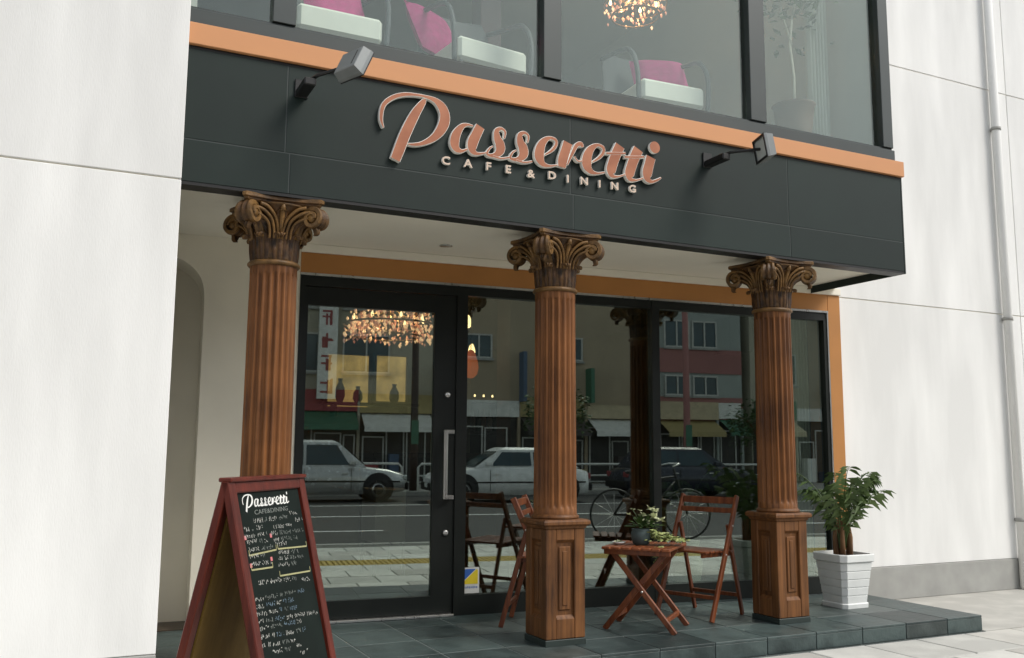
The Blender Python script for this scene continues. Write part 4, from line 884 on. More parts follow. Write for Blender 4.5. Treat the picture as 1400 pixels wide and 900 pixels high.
# ================================================================== INSIDE, GROUND FLOOR
def octa(mb, c, r_, mi=0):
    x_, y_, z_ = c; mb.add([(x_ + r_, y_, z_), (x_, y_ + r_, z_), (x_ - r_, y_, z_), (x_, y_ - r_, z_), (x_, y_, z_ + r_ * 1.3), (x_, y_, z_ - r_ * 1.7)],
                           [(0, 1, 4), (1, 2, 4), (2, 3, 4), (3, 0, 4), (1, 0, 5), (2, 1, 5), (3, 2, 5), (0, 3, 5)], mi)
def chandelier(loc, R, h, rod, label, energy, seed, n=260):
    r = thing('chandelier', label, 'chandelier', loc); rg = random.Random(seed)
    mb = MB()
    for k, (rr, z) in enumerate(((R, 0.0), (R * 0.62, 0.10), (R * 0.75, -0.10))):
        mb.tube([(rr * math.cos(2 * PI * i / 28), rr * math.sin(2 * PI * i / 28), z) for i in range(28)], 0.008, 6, closed=True)
        for i in range(6): a = i * PI / 3; mb.tube([(0, 0, 0.16), (rr * 0.6 * math.cos(a), rr * 0.6 * math.sin(a), z + 0.03), (rr * math.cos(a), rr * math.sin(a), z)], 0.005, 5)
    mb.tube([(0, 0, -0.12), (0, 0, rod)], 0.011, 8); mb.lathe([(0.06, rod - 0.03), (0.06, rod - 0.002)], 16); mb.build('frame', M['brass'], r)
    cr = MB()
    for k in range(n):
        a = rg.uniform(0, 2 * PI); t = rg.random(); rr = R * math.sqrt(rg.uniform(0.25, 1.0)); z = -h * rg.random() * (1 - 0.55 * (1 - rr / R)) + 0.1
        octa(cr, (rr * math.cos(a), rr * math.sin(a), z), rg.uniform(0.008, 0.017), 0 if rg.random() < 0.4 else 1)
    cr.build('crystals', [M['crystal'], M['crystal2']], r)['kind'] = 'stuff'
    for k in range(8):
        a = k * PI / 4; b_ = MB(); b_.lathe([(0.004, 0.0), (0.013, 0.012), (0.011, 0.03), (0.002, 0.05)], 8, (R * 0.8 * math.cos(a), R * 0.8 * math.sin(a), 0.03)); b_.build('bulb', M['bulb'], r)
    L_ = bpy.data.lights.new('chandelier_glow', 'POINT'); L_.energy = energy; L_.color = (1.0, 0.70, 0.42); L_.shadow_soft_size = 0.03
    lo = bpy.data.objects.new('chandelier_glow', L_); C.objects.link(lo); lo.parent = r; lo.location = (0, 0, 0.06)
    return r
chandelier((1.50, 2.6, 2.12), 0.38, 0.26, 0.275, 'lit crystal chandelier seen through the entrance door', 9, 1, 420)
for (x0, x1, z0, z1, lb) in ((1.68, 2.14, 1.55, 2.12, 'larger lit amber wall panel seen through the door glass'), (2.23, 2.58, 1.62, 2.13, 'smaller lit amber wall panel seen through the door glass')):
    t = thing('wall_panel', lb, 'wall panel', ((x0 + x1) / 2, 5.2, z0), group='amber wall panels'); hw = (x1 - x0) / 2
    m = MB(); m.box(-hw, hw, 0, 0.03, 0, z1 - z0, bev=0.004); m.build('lit_panel', M['panelglow'], t)
    m = MB(); m.ring(-hw - 0.03, hw + 0.03, -0.03, z1 - z0 + 0.03, 0.029, -0.02, 0.03); m.build('panel_frame', M['inwall'], t)
vs3 = MB(); vs3.lathe([(0.03, 0), (0.055, 0.05), (0.05, 0.12), (0.02, 0.17), (0.028, 0.2), (0.001, 0.2)], 16, capt=False); vsm = vs3.mesh('vase', M['indark'])
for k, (x_, h_) in enumerate(((1.80, 1.3), (2.0, 0.9), (2.42, 1.1))):
    o = inst('vase', vsm, None, (x_, 5.12, 1.5915), scale=(1, 1, h_)); tag(o, ['tall dark vase before the larger amber panel', 'short dark vase before the larger amber panel', 'dark vase before the smaller amber panel'][k], 'vase', 'vases before the amber panels')
t = thing('display_shelf', 'dark wall shelf holding vases under the amber panels', 'shelf', (2.13, 5.0, 1.56)); m = MB(); m.box(-0.55, 0.55, 0, 0.199, 0, 0.031); m.build('board', M['indark'], t)
for x_ in (-0.4, 0.4): m = MB(); m.box(x_ - 0.015, x_ + 0.015, 0.02, 0.199, -0.12, -0.001); m.build('bracket', M['indark'], t)
part('partition', M['inwall'], lambda m: m.box(0.9, 3.4, 5.232, 5.3, 0.004, 2.399))
def pendant(loc, label, big):
    t = thing('pendant_lamp', label, 'lamp', loc, group='pendant lamps inside')
    s = 0.8 if big else 0.4
    m = MB(); m.lathe([(0.02 * s, 0.17 * s), (0.045 * s, 0.14 * s), (0.075 * s, 0.05 * s), (0.085 * s, -0.02 * s), (0.07 * s, -0.09 * s), (0.03 * s, -0.13 * s), (0.001, -0.135 * s)], 20, capt=False); m.build('shade', M['shade'] if big else M['bulb'], t)
    m = MB(); m.tube([(0, 0, 0.16 * s), (0, 0, 2.399 - loc[2])], 0.004, 6); m.build('cord', M['black'], t)
    return t
pendant((2.21, 2.5, 1.80), 'amber teardrop pendant lamp hanging just right of the door', True)
pendant((2.435, 3.0, 1.985), 'tiny bright pendant bulb above the amber lamp', False)
pendant((2.394, 3.0, 2.25), 'tiny bright bulb near the ceiling right of the door', False)
cl_ = thing('interior_pillar', 'dark square pillar standing inside the window left of the middle column', 'pillar', (2.46, 2.1, 0.003))
m = MB(); m.box(-0.13, 0.13, -0.13, 0.13, 0.0665, 2.33, bev=0.006); m.build('post', M['indark'], cl_)
for z_ in (0.0, 2.3305): m = MB(); m.box(-0.15, 0.15, -0.15, 0.15, z_, z_ + 0.066, bev=0.006); m.build('moulding', M['indark'], cl_)
bar = thing('bar_counter', 'dark wooden bar counter at the back of the room', 'counter', (3.25, 4.4, 0.003))
m = MB(); m.box(-1.25, 1.25, 0, 0.55, 0, 1.0); m.build('front', M['indark'], bar)
m = MB(); m.box(-1.3, 1.3, -0.06, 0.6, 1.0005, 1.05, bev=0.006); m.build('top', M['walnut'], bar)
sh_ = thing('bottle_shelf', 'wall shelf with little lights behind the bar', 'shelf', (4.05, 5.75, 1.3))
for z_ in (0, 0.4): m = MB(); m.box(-0.55, 0.55, 0, 0.3, z_ - 0.02, z_ + 0.02); m.build('board', M['indark'], sh_)
for k in range(9):
    b_ = MB(); b_.lathe([(0.008, 0.0), (0.014, 0.012), (0.008, 0.03)], 8, (-0.5 + k * 0.12, -0.03, 0.44)); b_.build('fairy_light', M['bulb'], sh_)
bt = MB(); bt.lathe([(0.035, 0), (0.037, 0.02), (0.037, 0.16), (0.014, 0.2), (0.013, 0.27), (0.001, 0.272)], 12, capt=False)
bmsh = [bt.mesh('bottle', mat('bottle_glass_%s' % nm, col, 0.15)) for nm, col in (('green', (0.02, 0.07, 0.03)), ('amber', (0.16, 0.06, 0.01)), ('clear', (0.35, 0.36, 0.33)))]
for k in range(14):
    o = inst('bottle', bmsh[k % 3], None, (4.05 - 0.5 + k * 0.077, 5.86, 1.3205)); tag(o, ['green bottle on the lower shelf behind the bar', 'amber bottle on the lower shelf behind the bar', 'clear bottle on the lower shelf behind the bar'][k % 3], 'bottle', 'bottles behind the bar')
cb_ = thing('cabinet', 'pale low cabinet on dark legs inside the entrance door', 'cabinet', (1.70, 3.0, 0.003))
m = MB(); m.box(-0.15, 0.13, 0, 0.4, 0.28, 0.74, bev=0.006); m.build('body', M['upwall'], cb_)
for x_ in (-0.14, 0.12):
    for y_ in (0.02, 0.38): m = MB(); m.box(x_ - 0.012, x_ + 0.012, y_ - 0.012, y_ + 0.012, 0, 0.2795); m.build('leg', M['black'], cb_)
dt = MB()
def dining(loc, rz, label):
    t = thing('dining_table', label, 'table', loc, rz, 'dining tables inside')
    m = MB(); m.box(-0.35, 0.35, -0.35, 0.35, 0.70, 0.735, bev=0.004); m.build('top', M['indark'], t)
    m = MB(); m.lathe([(0.22, 0), (0.22, 0.015), (0.03, 0.03), (0.03, 0.699)], 16); m.build('pedestal', M['black'], t)
dining((3.2, 2.9, 0.003), 0.1, 'dark dining table inside the window behind the folding table')
dining((4.1, 2.3, 0.003), -0.1, 'dark dining table inside the window behind the right column')
sp = thing('hanging_speaker', 'black box loudspeaker hung inside the top of the window by the right column', 'speaker', (4.03, 1.25, 1.88))
m = MB(); m.add([(-0.11, -0.10, 0.02), (0.13, -0.10, 0.02), (0.13, 0.12, 0), (-0.11, 0.12, 0), (-0.09, -0.07, 0.30), (0.13, -0.07, 0.30), (0.13, 0.12, 0.30), (-0.09, 0.12, 0.30)], [(0, 3, 2, 1), (4, 5, 6, 7), (0, 1, 5, 4), (1, 2, 6, 5), (2, 3, 7, 6), (3, 0, 4, 7)]); m.build('cabinet', M['speakerblack'], sp)
m = MB(); m.box(-0.02, 0.06, 0.0, 0.05, 0.3005, 0.515); m.build('bracket', M['black'], sp)
cu_ = thing('curtain', 'pale sheer curtain hanging inside the window beside the ochre pier', 'curtain', (4.46, 0.98, 0.05))
m = MB(); P = []
for z in (0.0, 2.25): P.append([(-0.10 + 0.2 * i / 40, 0.025 * math.sin(i * 0.95), z) for i in range(41)])
m.grid(P); P2 = [[(x_, y_ + 0.004, z) for x_, y_, z in r_] for r_ in P]; m.grid(P2); m.build('cloth', M['curtain'], cu_)
m = MB(); m.tube([(-0.35, 0, 2.27), (0.13, 0, 2.27)], 0.012, 8); m.build('rod', M['steel'], cu_)
ip = thing('indoor_planter', 'round cream planter with leafy plant just inside the window behind the chair', 'potted plant', (3.60, 1.36, 0.003))
m = MB(); m.lathe([(0.07, 0.0), (0.10, 0.04), (0.125, 0.16), (0.12, 0.28), (0.10, 0.36), (0.105, 0.375), (0.09, 0.375), (0.08, 0.34), (0.001, 0.34)], 24, capt=False); m.build('pot', mat('cream_ceramic', (0.55, 0.52, 0.42), 0.4), ip)
palm_fronds(ip, 10, 0.3, 0.7, 0.34, 8, 0.34, 0.02)

# ================================================================== UPSTAIRS
UF = 3.151
def armchair(x_, y_, rz, label):
    t = thing('armchair', label, 'armchair', (x_, y_, UF), rz, 'armchairs behind the upper windows')
    m = MB(); m.box(-0.25, 0.25, -0.25, 0.25, 0.28, 0.43, bev=0.02); m.build('seat', M['seatwhite'], t)
    for sx in (-1, 1):
        for sy in (-1, 1): m = MB(); m.tube([(sx * 0.22, sy * 0.22, 0), (sx * 0.22, sy * 0.22, 0.28)], 0.014, 8); m.build('leg', M['wicker'], t)
        m = MB(); q = spline([(sx * 0.275, -0.24, 0.26, 0), (sx * 0.285, -0.235, 0.50, 0), (sx * 0.285, -0.14, 0.66, 0), (sx * 0.285, 0.08, 0.72, 0), (sx * 0.27, 0.28, 0.76, 0)], 5)
        m.tube([p[:3] for p in q], 0.017, 8); m.build('arm', M['wicker'], t)
    m = MB(); P = []
    for z, yy, w in ((0.26, 0.255, 0.25), (0.5, 0.29, 0.27), (0.72, 0.32, 0.27), (0.82, 0.33, 0.22)): P.append([(w * (i / 8 * 2 - 1), yy - 0.05 * (i / 8 * 2 - 1) ** 2, z) for i in range(9)])
    m.grid(P); m.grid([[(a_, b_ + 0.02, c_) for a_, b_, c_ in r_] for r_ in P]); m.build('backrest', M['wicker'], t)
    return t
def cushion(loc, rx_, rz, label):
    m = MB(); P = []
    n = 9
    for s in (1, -1):
        P = [[((i / (n - 1) - .5) * 0.40, (j / (n - 1) - .5) * 0.40, s * 0.065 * (max(0, (1 - (2 * i / (n - 1) - 1) ** 4) * (1 - (2 * j / (n - 1) - 1) ** 4))) ** 0.5) for i in range(n)] for j in range(n)]
        m.grid(P)
    o = m.build('cushion', M['pink']); o.location = loc; o.rotation_euler = (rx_, 0, rz)
    return tag(o, label, 'cushion', 'pink cushions upstairs')
armchair(0.36, 0.42, 0.0, 'white seated armchair behind the left upper window')
armchair(1.30, 0.42, 0.12, 'white seated armchair in the second upper window, beside the maroon pillar')
armchair(2.70, 0.42, -0.05, 'white seated armchair in the third upper window under the chandelier')
cushion((0.42, 0.55, UF + 0.61), math.radians(62), 0.1, 'pink cushion on the armchair in the left upper window')
cushion((1.08, 0.58, UF + 0.61), math.radians(65), 0.5, 'pink cushion on the armchair beside the maroon pillar')
cushion((2.80, 0.50, UF + 0.60), math.radians(58), -0.35, 'magenta cushion on the armchair under the chandelier')
t = thing('upper_pillar', 'maroon pillar standing behind the second upper window', 'pillar', (1.76, 1.25, UF)); m = MB(); m.box(-0.085, 0.085, -0.085, 0.085, 0.0, 2.449, bev=0.005); m.build('post', M['maroon'], t)
chandelier((3.10, 1.25, 4.72), 0.26, 0.22, 0.87, 'lit chandelier glowing behind the third upper window', 6, 4, 110)
t = thing('indoor_tree', 'slim pale trunked tree in a brown pot behind the rightmost upper window', 'potted plant', (3.80, 0.22, UF))
m = MB(); m.lathe([(0.10, 0), (0.13, 0.3), (0.15, 0.46), (0.16, 0.47), (0.14, 0.47), (0.13, 0.42), (0.001, 0.42)], 20, capt=False); m.build('pot', mat('brown_pot', (0.16, 0.10, 0.07), 0.6), t)
m = MB(); m.tube([(0, 0, 0.4), (0.01, 0, 0.7), (-0.01, 0.01, 0.95), (0.01, 0, 1.15)], [0.016, 0.013, 0.012, 0.010], 7); m.tube([(0, 0, 0.95), (-0.06, 0.03, 1.2), (-0.09, 0.05, 1.5)], [0.009, 0.007, 0.004], 6); m.tube([(0.01, 0, 1.15), (0.06, 0, 1.35), (0.1, -0.02, 1.6)], [0.009, 0.006, 0.004], 6); m.build('trunk', M['palebark'], t)
m = MB(); rng = random.Random(21)
for k in range(260):
    c = Vector((rng.gauss(0.0, 0.2), rng.gauss(0, 0.15), 1.45 + rng.gauss(0, 0.18))); a = rng.uniform(0, 2 * PI); leafquad(m, c, (math.cos(a), math.sin(a), rng.uniform(-.4, .4)), 0.09, 0.045)
m.build('crown', M['leaf'], t)['kind'] = 'stuff'
t = thing('curtain', 'long pale curtain beside the rightmost upper window', 'curtain', (4.12, 0.30, UF + 0.02))
m = MB(); P = [[(-0.09 + 0.18 * i / 40, 0.03 * math.sin(i * 0.9), z) for i in range(41)] for z in (0.0, 2.4)]; m.grid(P); m.grid([[(a_, b_ + 0.004, c_) for a_, b_, c_ in r_] for r_ in P]); m.build('cloth', M['curtain'], t)

# ================================================================== ACROSS THE STREET (seen mirrored in the glass)
M['beige'] = mat('beige_render', (0.42, 0.39, 0.31), 0.9, 0, 0.08, 0.6); M['greywall'] = mat('grey_render', (0.33, 0.36, 0.34), 0.9, 0, 0.08, 0.6)
M['rose'] = mat('rose_tile', (0.34, 0.15, 0.14), 0.8, 0, 0.1, 1); M['tanwall'] = mat('tan_tile', (0.38, 0.31, 0.22), 0.85, 0, 0.1, 0.8)
M['farglass'] = mat('far_window_glass', (0.03, 0.06, 0.075), 0.12, 0, 0.3, 1.2); M['farframe'] = mat('far_window_frame', (0.5, 0.5, 0.47), 0.6)
M['signred'] = mat('sign_red', (0.30, 0.05, 0.055), 0.5); M['signwhite'] = mat('sign_white', (0.72, 0.72, 0.68), 0.5); M['signgreen'] = mat('sign_green', (0.05, 0.16, 0.10), 0.5); M['shopdark'] = mat('shop_interior_dark', (0.03, 0.028, 0.026), 0.5, 0, 0.5, 1.5)
SHOPM = [M['signwhite'], M['signgreen'], M['signred'], M['signwhite'], mat('awning_beige', (0.5, 0.42, 0.28), 0.8), mat('awning_blue', (0.08, 0.12, 0.19), 0.7), mat('board_yellow', (0.36, 0.29, 0.13), 0.6), mat('board_dark', (0.06, 0.05, 0.05), 0.6)]
def far_building(name, label, x0, x1, h, wallm, winrows, shop=True, awn=None, depth=9):
    y = -26.0; t = thing(name, label, 'building', ((x0 + x1) / 2, y, -0.1), 0, 'buildings across the street'); hw = (x1 - x0) / 2
    m = MB(); m.box(-hw, hw, -depth, 0, 0, h); m.build('wall', wallm, t)
    m = MB(); m.box(-hw - 0.1, hw + 0.1, -depth - 0.1, 0.12, h + 0.001, h + 0.35); m.build('roof_parapet', wallm, t)
    for (z0, z1, w, gap, band) in winrows:
        if band: m = MB(); m.box(-hw + 0.02, hw - 0.02, 0.001, 0.06, z0 - 1.0, z0 - 0.05); m.build('spandrel', band, t)
        x_ = -hw + 0.5
        while x_ + w < hw - 0.2:
            m = MB(); m.ring(x_, x_ + w, z0, z1, 0.06, 0.001, 0.07); f = m.build('window', M['farframe'], t)
            m = MB(); m.box(x_ + w / 2 - 0.03, x_ + w / 2 + 0.03, 0.021, 0.066, z0 + 0.061, z1 - 0.061); m.build('glazing_bar', M['farframe'], f); m = MB(); m.box(x_ + 0.02, x_ + w - 0.02, 0.0012, 0.02, z0 + 0.03, z1 - 0.03); m.build('pane', M['farglass'], f)
            if (k_win := int(x_ * 7) % 3) == 0: m = MB(); m.box(x_ + 0.1, x_ + 0.75, 0.08, 0.36, z0 - 0.62, z0 - 0.12, bev=0.02); m.build('air_conditioner', M['farframe'], t)
            if k_win == 1 and w > 1.3:
                m = MB(); m.box(x_ - 0.1, x_ + w + 0.1, 0.001, 0.75, z0 - 0.32, z0 - 0.2); m.build('balcony_slab', M['kerb'], t)
                m = MB(); m.ring(x_ - 0.1, x_ + w + 0.1, z0 - 0.2, z0 + 0.7, 0.05, 0.69, 0.74); bl = m.build('balcony_rail', M['farframe'], t)
                for q in range(9): m = MB(); m.box(x_ + w * q / 8 - 0.012, x_ + w * q / 8 + 0.012, 0.70, 0.73, z0 - 0.15, z0 + 0.65); m.build('baluster', M['farframe'], bl)
            m = MB(); m.box(x_ - 0.05, x_ + w + 0.05, 0.001, 0.13, z0 - 0.08, z0 - 0.002); m.build('window_ledge', M['kerb'], t)
            x_ += w + gap
    if shop:
        m = MB(); m.box(-hw + 0.05, hw - 0.05, 0.001, 0.03, 0.02, 2.9); m.build('shop_front', M['shopdark'], t)
        k = -hw + 0.1; rg = random.Random(int(x0 * 10))
        while k < hw - 0.9:          # one bay per shop: board, awning, glazing, goods
            w = min(rg.uniform(1.8, 3.2), hw - 0.1 - k); zb = rg.uniform(2.3, 2.6); bm_ = rg.choice(SHOPM)
            m = MB(); m.box(k + 0.03, k + w - 0.03, 0.031, rg.uniform(0.12, 0.3), zb, zb + rg.uniform(0.45, 0.75)); m.build('shop_sign_board', bm_, t)
            if rg.random() < 0.6:
                m = MB(); m.add([(k + 0.1, 0.031, zb - 0.02), (k + w - 0.1, 0.031, zb - 0.02), (k + w - 0.1, 1.0, zb - 0.5), (k + 0.1, 1.0, zb - 0.5), (k + 0.1, 1.0, zb - 0.68), (k + w - 0.1, 1.0, zb - 0.68), (k + 0.1, 0.98, zb - 0.5), (k + w - 0.1, 0.98, zb - 0.5)], [(0, 1, 2, 3), (3, 2, 5, 4), (0, 6, 7, 1)]); m.build('awning', rg.choice(SHOPM), t)
            q = k + 0.15
            while q < k + w - 0.5:
                ww = rg.uniform(0.5, 0.95); hh = rg.uniform(1.6, 2.15)
                m = MB(); m.ring(q, min(q + ww, k + w - 0.1), 0.05, hh, 0.05, 0.031, 0.07); m.build('shop_glazing', M['farframe'], t)
                if rg.random() < 0.55: hb = rg.uniform(0.4, 1.1); m = MB(); m.box(q + 0.08, q + ww * rg.uniform(0.5, 0.9), 0.072, 0.5, 0.03, hb); m.build('shop_goods', rg.choice(SHOPM), t)
                q += ww + 0.06
            m = MB(); m.box(k + w - 0.05, k + w + 0.05, 0.031, 0.16, 0.03, 2.9); m.build('shop_pier', wallm, t)
            if rg.random() < 0.5: m = MB(); m.box(k + w - 0.02, k + w + 0.12, 0.17, 0.75, 3.0, rg.uniform(3.9, 5.2)); m.build('projecting_sign', rg.choice(SHOPM), t)
            k += w
    return t
fb1 = far_building('shop_building', 'grey building with tall red vertical sign across the street', -7.0, 7.2, 8.2, M['beige'], [(3.9, 5.3, 1.7, 0.8, None), (6.2, 7.5, 1.7, 0.8, None)])
m = MB(); m.box(-0.32, 0.32, 0.3, 0.55, 2.95, 7.2); vs_ = m.build('vertical_sign', M['signwhite'], fb1, loc=(2.85, 0, 0))
rg = random.Random(2)
for k in range(5):      # red marks too far away to read
    m = MB()
    for q in range(5):
        if q % 2: zz = 3.12 + k * 0.8 + rg.uniform(0, 0.5); m.box(-0.22, 0.22 - rg.uniform(0, 0.15), 0.551 + q * 0.001, 0.556 + q * 0.001, zz, zz + 0.07)
        else: xx = rg.uniform(-0.22, 0.15); m.box(xx, xx + 0.07, 0.551 + q * 0.001, 0.556 + q * 0.001, 3.12 + k * 0.8, 3.5 + k * 0.8 + rg.uniform(0, .15))
    o = m.build('sign_marking', M['signred'], vs_); o['kind'] = 'stuff'
far_building('plain_building', 'plain beige building across the street beside the rose tiled one', 7.5, 15.2, 9.0, M['tanwall'], [(4.6, 5.5, 1.0, 2.6, None)], True, M['signgreen'])
far_building('tiled_building', 'grey building with rose tiled bands and blue windows across the street', 15.5, 19.4, 8.4, M['greywall'], [(2.95 + 0.45, 4.2, 1.1, 0.12, M['rose']), (5.3, 6.4, 1.1, 0.12, M['rose'])], True)
far_building('tan_building', 'tall tan building farthest right across the street', 19.8, 33.0, 15.0, M['beige'], [(3.9, 5.2, 1.6, 1.2, None), (6.9, 8.2, 1.6, 1.2, None), (9.9, 11.2, 1.6, 1.2, None), (12.7, 14.0, 1.6, 1.2, None)], True, M['signwhite'])
far_building('corner_building', 'beige building farthest left across the street', -22.0, -7.4, 9.2, M['tanwall'], [(3.9, 5.2, 1.6, 1.2, None), (6.2, 7.4, 1.6, 1.2, None)], True, M['signred'])
def pole(x_, y_, h, label, m_):
    t = thing('utility_pole', label, 'pole', (x_, y_, -0.22), group='poles along the street')
    m = MB(); m.lathe([(0.13, 0), (0.12, 1.0), (0.08, h)], 14); m.build('post', m_, t)
    for a_, z_ in ((0.9, h - 0.8), (0.7, h - 1.5)): m = MB(); m.beam((-a_, 0, z_), (a_, 0, z_), 0.08, 0.08); m.build('crossarm', M['black'], t)
    m = MB(); m.box(-0.11, 0.11, 0.135, 0.15, 1.5, 2.2); m.build('notice_plate', M['signgreen'], t)
pole(5.15, -20.6, 9.0, 'dark utility pole by the cars, mirrored in the door glass', M['indark'])
pole(14.2, -20.6, 9.0, 'rust red utility pole before the rose tiled building, mirrored in the window', M['rose'])
pole(-4.6, -20.6, 9.0, 'grey utility pole at the far left, mirrored', M['kerb'])
pole(23.4, -20.6, 9.0, 'grey utility pole farthest right across the street', M['kerb'])
for k, (dy, z_) in enumerate(((-0.7, 8.0), (0.0, 8.0), (0.7, 8.0), (0.3, 6.6))):
    pts = []
    for a_, c_ in ((-4.6, 5.15), (5.15, 14.2), (14.2, 23.4)):
        for i in range(9): u = i / 8; pts.append((a_ + (c_ - a_) * u, -20.6 + dy, z_ - 0.55 * 4 * u * (1 - u)))
    m = MB(); m.tube([p for i, p in enumerate(pts) if i % 9 or i == 0], 0.022, 5); o = m.build('power_cable', M['black']); tag(o, ['rear power cable strung between the street poles', 'middle power cable strung between the street poles', 'front power cable strung between the street poles', 'lowest power cable strung between the street poles'][k], 'cable', 'overhead power cables')
def street_tree(x_, h, seed, label):
    t = thing('street_tree', label, 'tree', (x_, -21.2, -0.1), group='small street trees'); rg = random.Random(seed)
    m = MB(); m.tube([(0, 0, 0), (0.03, 0, h * 0.3), (-0.02, 0.02, h * 0.55), (0.02, 0, h * 0.8)], [0.09, 0.07, 0.05, 0.02], 8)
    for q in range(5): a = q * 1.3; m.tube([(0, 0, h * (0.4 + 0.07 * q)), (0.4 * math.cos(a), 0.4 * math.sin(a), h * (0.55 + 0.07 * q)), (0.75 * math.cos(a), 0.75 * math.sin(a), h * (0.62 + 0.07 * q))], [0.035, 0.025, 0.01], 5)
    m.build('trunk', M['bark'], t)
    m = MB()
    for q in range(900):
        a = rg.uniform(0, 2 * PI); rr = 1.05 * math.sqrt(rg.random()); c = Vector((rr * math.cos(a), rr * math.sin(a), h * 0.72 + rg.gauss(0, h * 0.13) * (1.2 - 0.5 * rr))); b_ = rg.uniform(0, 2 * PI)
        leafquad(m, c, (math.cos(b_), math.sin(b_), rg.uniform(-.5, .5)), 0.2, 0.11)
    m.build('crown', M['leaf'], t)['kind'] = 'stuff'
street_tree(9.9, 3.4, 1, 'small leafy street tree before the plain beige building, mirrored in the glass')
street_tree(17.2, 3.0, 2, 'small leafy street tree before the rose tiled building, mirrored in the glass')
street_tree(-2.2, 3.4, 3, 'small leafy street tree before the building with the red sign')
def guard(x_, label):
    t = thing('guard_rail', label, 'railing', (x_, -20.35, -0.1), group='white guard rails on the far kerb')
    m = MB(); m.tube([(-0.95, 0, 0), (-0.95, 0, 0.7), (-0.85, 0, 0.8), (0.85, 0, 0.8), (0.95, 0, 0.7), (0.95, 0, 0)], 0.035, 8); m.build('hoop', M['signwhite'], t)
    m = MB(); m.tube([(-0.95, 0, 0.45), (0.95, 0, 0.45)], 0.025, 8); m.build('middle_rail', M['signwhite'], t)
for k in range(8): guard(-1.0 + k * 2.4, 'white pipe guard rail on the far kerb, seen only mirrored in the shop glass')
def car(x_, y_, rz, paint, label, H_):
    t = thing('car', label, 'car', (x_, y_, -0.22), rz, 'cars on the street'); s = H_ / 1.45
    secs = [(-2.1, 0.35, 0.62, 0.55), (-2.0, 0.25, 0.80, 0.78), (-1.6, 0.22, 0.90, 0.83), (-0.9, 0.20, 0.92, 0.84), (0.9, 0.20, 0.90, 0.84), (1.6, 0.22, 0.82, 0.82), (2.0, 0.27, 0.72, 0.76), (2.12, 0.35, 0.60, 0.55)]
    P = [[(X, -w, zb), (X, -w - 0.03, (zb + zt) / 2), (X, -w + 0.03, zt - 0.05), (X, -w + 0.16, zt), (X, w - 0.16, zt), (X, w - 0.03, zt - 0.05), (X, w + 0.03, (zb + zt) / 2), (X, w, zb)] for X, zb, zt, w in secs]
    m = MB(); m.grid(P, close=True); m.add(P[0], [tuple(range(8))]); m.add(P[-1], [tuple(range(8))[::-1]]); m.build('body', paint, t)
    ht = H_
    P = [[(-1.75, -0.74, 0.88), (1.05, -0.74, 0.88), (1.05, 0.74, 0.88), (-1.75, 0.74, 0.88)], [(-1.35, -0.60, ht - 0.06), (0.35, -0.60, ht - 0.06), (0.35, 0.60, ht - 0.06), (-1.35, 0.60, ht - 0.06)], [(-1.2, -0.5, ht), (0.2, -0.5, ht), (0.2, 0.5, ht), (-1.2, 0.5, ht)]]
    m = MB(); m.grid(P, sm=False, close=True); m.add(P[-1], [(0, 1, 2, 3)]); m.build('cabin', paint, t)
    for sg in (-1, 1):
        for a_, c_ in ((-1.45, -0.52), (-0.45, 0.62)):
            m = MB(); m.add([(a_, sg * 0.742, 0.93), (c_, sg * 0.742, 0.93), (min(c_, 0.30) if a_ > -1 else c_, sg * 0.625, ht - 0.12), (max(a_, -1.25), sg * 0.625, ht - 0.12)], [(0, 1, 2, 3)]); m.v = [(v[0] * 1.012 + 0.004, v[1] * 1.012, v[2]) for v in m.v]; m.build('side_window', M['farglass'], t)
    m = MB(); m.add([(1.03, -0.66, 0.93), (1.03, 0.66, 0.93), (0.41, 0.55, ht - 0.10), (0.41, -0.55, ht - 0.10)], [(0, 1, 2, 3)])
    m.v = [(v[0] * 1.012 + 0.004, v[1] * 1.012, v[2]) for v in m.v]; m.build('windscreen', M['farglass'], t)
    for X in (-1.35, 1.35):
        for sg in (-1, 1):
            m = MB(); m.lathe([(0.2, -0.1), (0.30, -0.1), (0.32, -0.07), (0.32, 0.07), (0.30, 0.1), (0.2, 0.1)], 20, capb=False, capt=False).xf(Matrix.Translation((X, sg * 0.795, 0.32)) @ Matrix.Rotation(PI / 2, 4, 'X')); w = m.build('tyre', M['black'], t)
            m = MB(); m.lathe([(0.001, -0.06), (0.2, -0.08), (0.2, 0.08), (0.001, 0.06)], 20).xf(Matrix.Translation((X, sg * 0.795, 0.32)) @ Matrix.Rotation(PI / 2, 4, 'X')); m.build('rim', M['steel'], w)
    for sg in (-1, 1):
        for X in (-1.35, 1.35): m = MB(); m.lathe([(0.001, -0.006), (0.385, -0.006), (0.385, 0.006), (0.001, 0.006)], 24).xf(Matrix.Translation((X, sg * 0.862, 0.36)) @ Matrix.Rotation(PI / 2, 4, 'X')); m.build('wheel_arch', M['black'], t)
        for X in (-0.5, 0.66): m = MB(); m.box(X, X + 0.014, sg * 0.872 - 0.003, sg * 0.872 + 0.003, 0.30, 0.84); m.build('door_seam', M['black'], t)
        for X in (-0.72, 0.42): m = MB(); m.box(X, X + 0.16, sg * 0.882 - 0.012, sg * 0.882 + 0.012, 0.70, 0.73, bev=0.005); m.build('door_handle', M['steel'], t)
        m = MB(); m.box(0.62, 0.80, sg * 0.86 - 0.08, sg * 0.86 + 0.08, 0.93, 1.04, bev=0.02); m.build('wing_mirror', paint, t)
        m = MB(); m.box(-1.9, 1.9, sg * 0.868 - 0.006, sg * 0.868 + 0.006, 0.50, 0.54); m.build('side_trim', M['black'], t)
    for X in (-2.14, 2.06): m = MB(); m.box(X, X + 0.09, -0.74, 0.74, 0.30, 0.50, bev=0.03); m.build('bumper', M['black'], t)
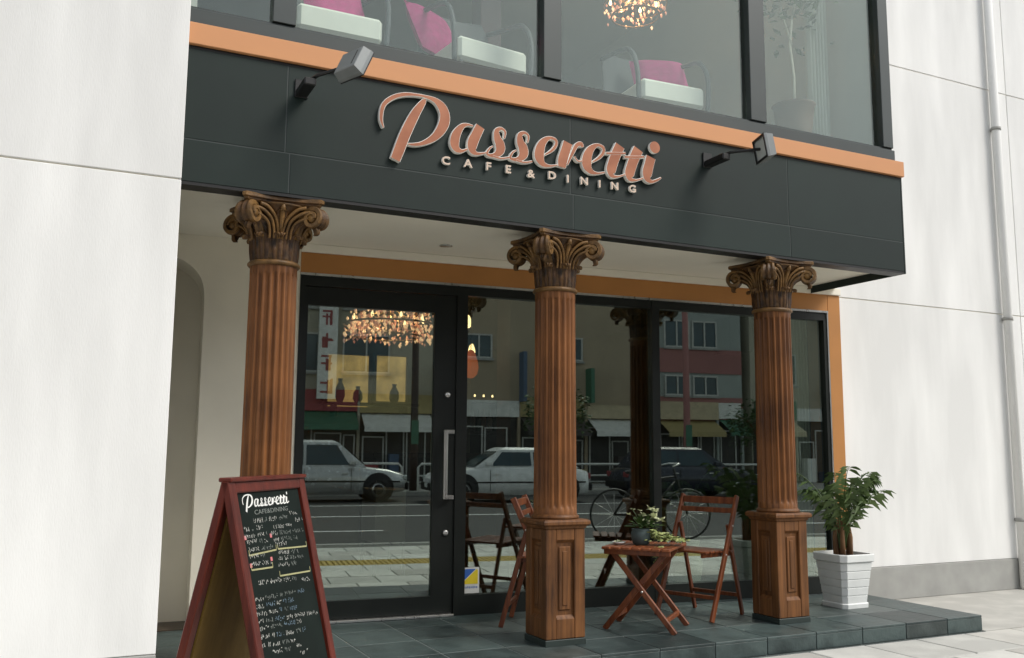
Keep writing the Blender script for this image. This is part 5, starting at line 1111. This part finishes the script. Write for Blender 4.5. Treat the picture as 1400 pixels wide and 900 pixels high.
    m = MB(); m.box(2.10, 2.155, -0.17, 0.17, 0.38, 0.49, bev=0.004); m.build('number_plate', M['signwhite'], t)
    for sg in (-1, 1):
        m = MB(); m.box(2.0, 2.1, sg * 0.62 - 0.14, sg * 0.62 + 0.14, 0.56, 0.68, bev=0.02); m.build('headlight', M['lampglass'], t)
        m = MB(); m.box(-2.09, -1.99, sg * 0.62 - 0.12, sg * 0.62 + 0.12, 0.6, 0.75, bev=0.02); m.build('tail_light', M['signred'], t)
M['silver'] = mat('silver_car_paint', (0.55, 0.56, 0.55), 0.25, 0.4); M['whitecar'] = mat('white_car_paint', (0.75, 0.76, 0.75), 0.25)
car(2.2, -17.6, 0.0, M['silver'], 'silver car on the street, mirrored in the lower door glass', 1.55)
car(6.9, -16.6, PI, M['whitecar'], 'white car on the street, mirrored in the window right of the door', 1.4)
M['redcar'] = mat('dark_car_paint', (0.03, 0.035, 0.05), 0.25)
car(12.6, -17.8, 0.0, M['redcar'], 'dark car on the street, mirrored behind the folding chair', 1.45)
bk = thing('bicycle', 'dark bicycle parked at the kerb, mirrored in the window behind the table', 'bicycle', (5.5, -4.6, -0.1), 0.1)
for X in (-0.52, 0.52):
    m = MB(); m.tube([(X + 0.33 * math.cos(2 * PI * i / 28), 0, 0.34 + 0.33 * math.sin(2 * PI * i / 28)) for i in range(28)], 0.015, 6, closed=True); w = m.build('wheel', M['black'], bk)
    m = MB()
    for i in range(12): a = 2 * PI * i / 12; m.tube([(X, 0, 0.34), (X + 0.32 * math.cos(a), 0, 0.34 + 0.32 * math.sin(a))], 0.0025, 4)
    m.build('spokes', M['steel'], w)
m = MB()
for a_, c_ in (((-0.52, 0, 0.34), (-0.08, 0, 0.32)), ((-0.52, 0, 0.34), (-0.2, 0, 0.80)), ((-0.08, 0, 0.32), (-0.22, 0, 0.88)), ((-0.08, 0, 0.32), (0.36, 0, 0.78)), ((-0.19, 0, 0.78), (0.34, 0, 0.84)), ((0.52, 0, 0.34), (0.33, 0, 0.95))): m.tube([a_, c_], 0.016, 7)
m.build('frame', M['black'], bk)
m = MB(); m.box(-0.35, -0.1, -0.07, 0.07, 0.88, 0.93, bev=0.02); m.build('saddle', M['black'], bk)
m = MB(); m.tube([(0.22, -0.27, 0.99), (0.34, -0.2, 1.02), (0.34, 0.2, 1.02), (0.22, 0.27, 0.99)], 0.013, 7); m.build('handlebar', M['steel'], bk)
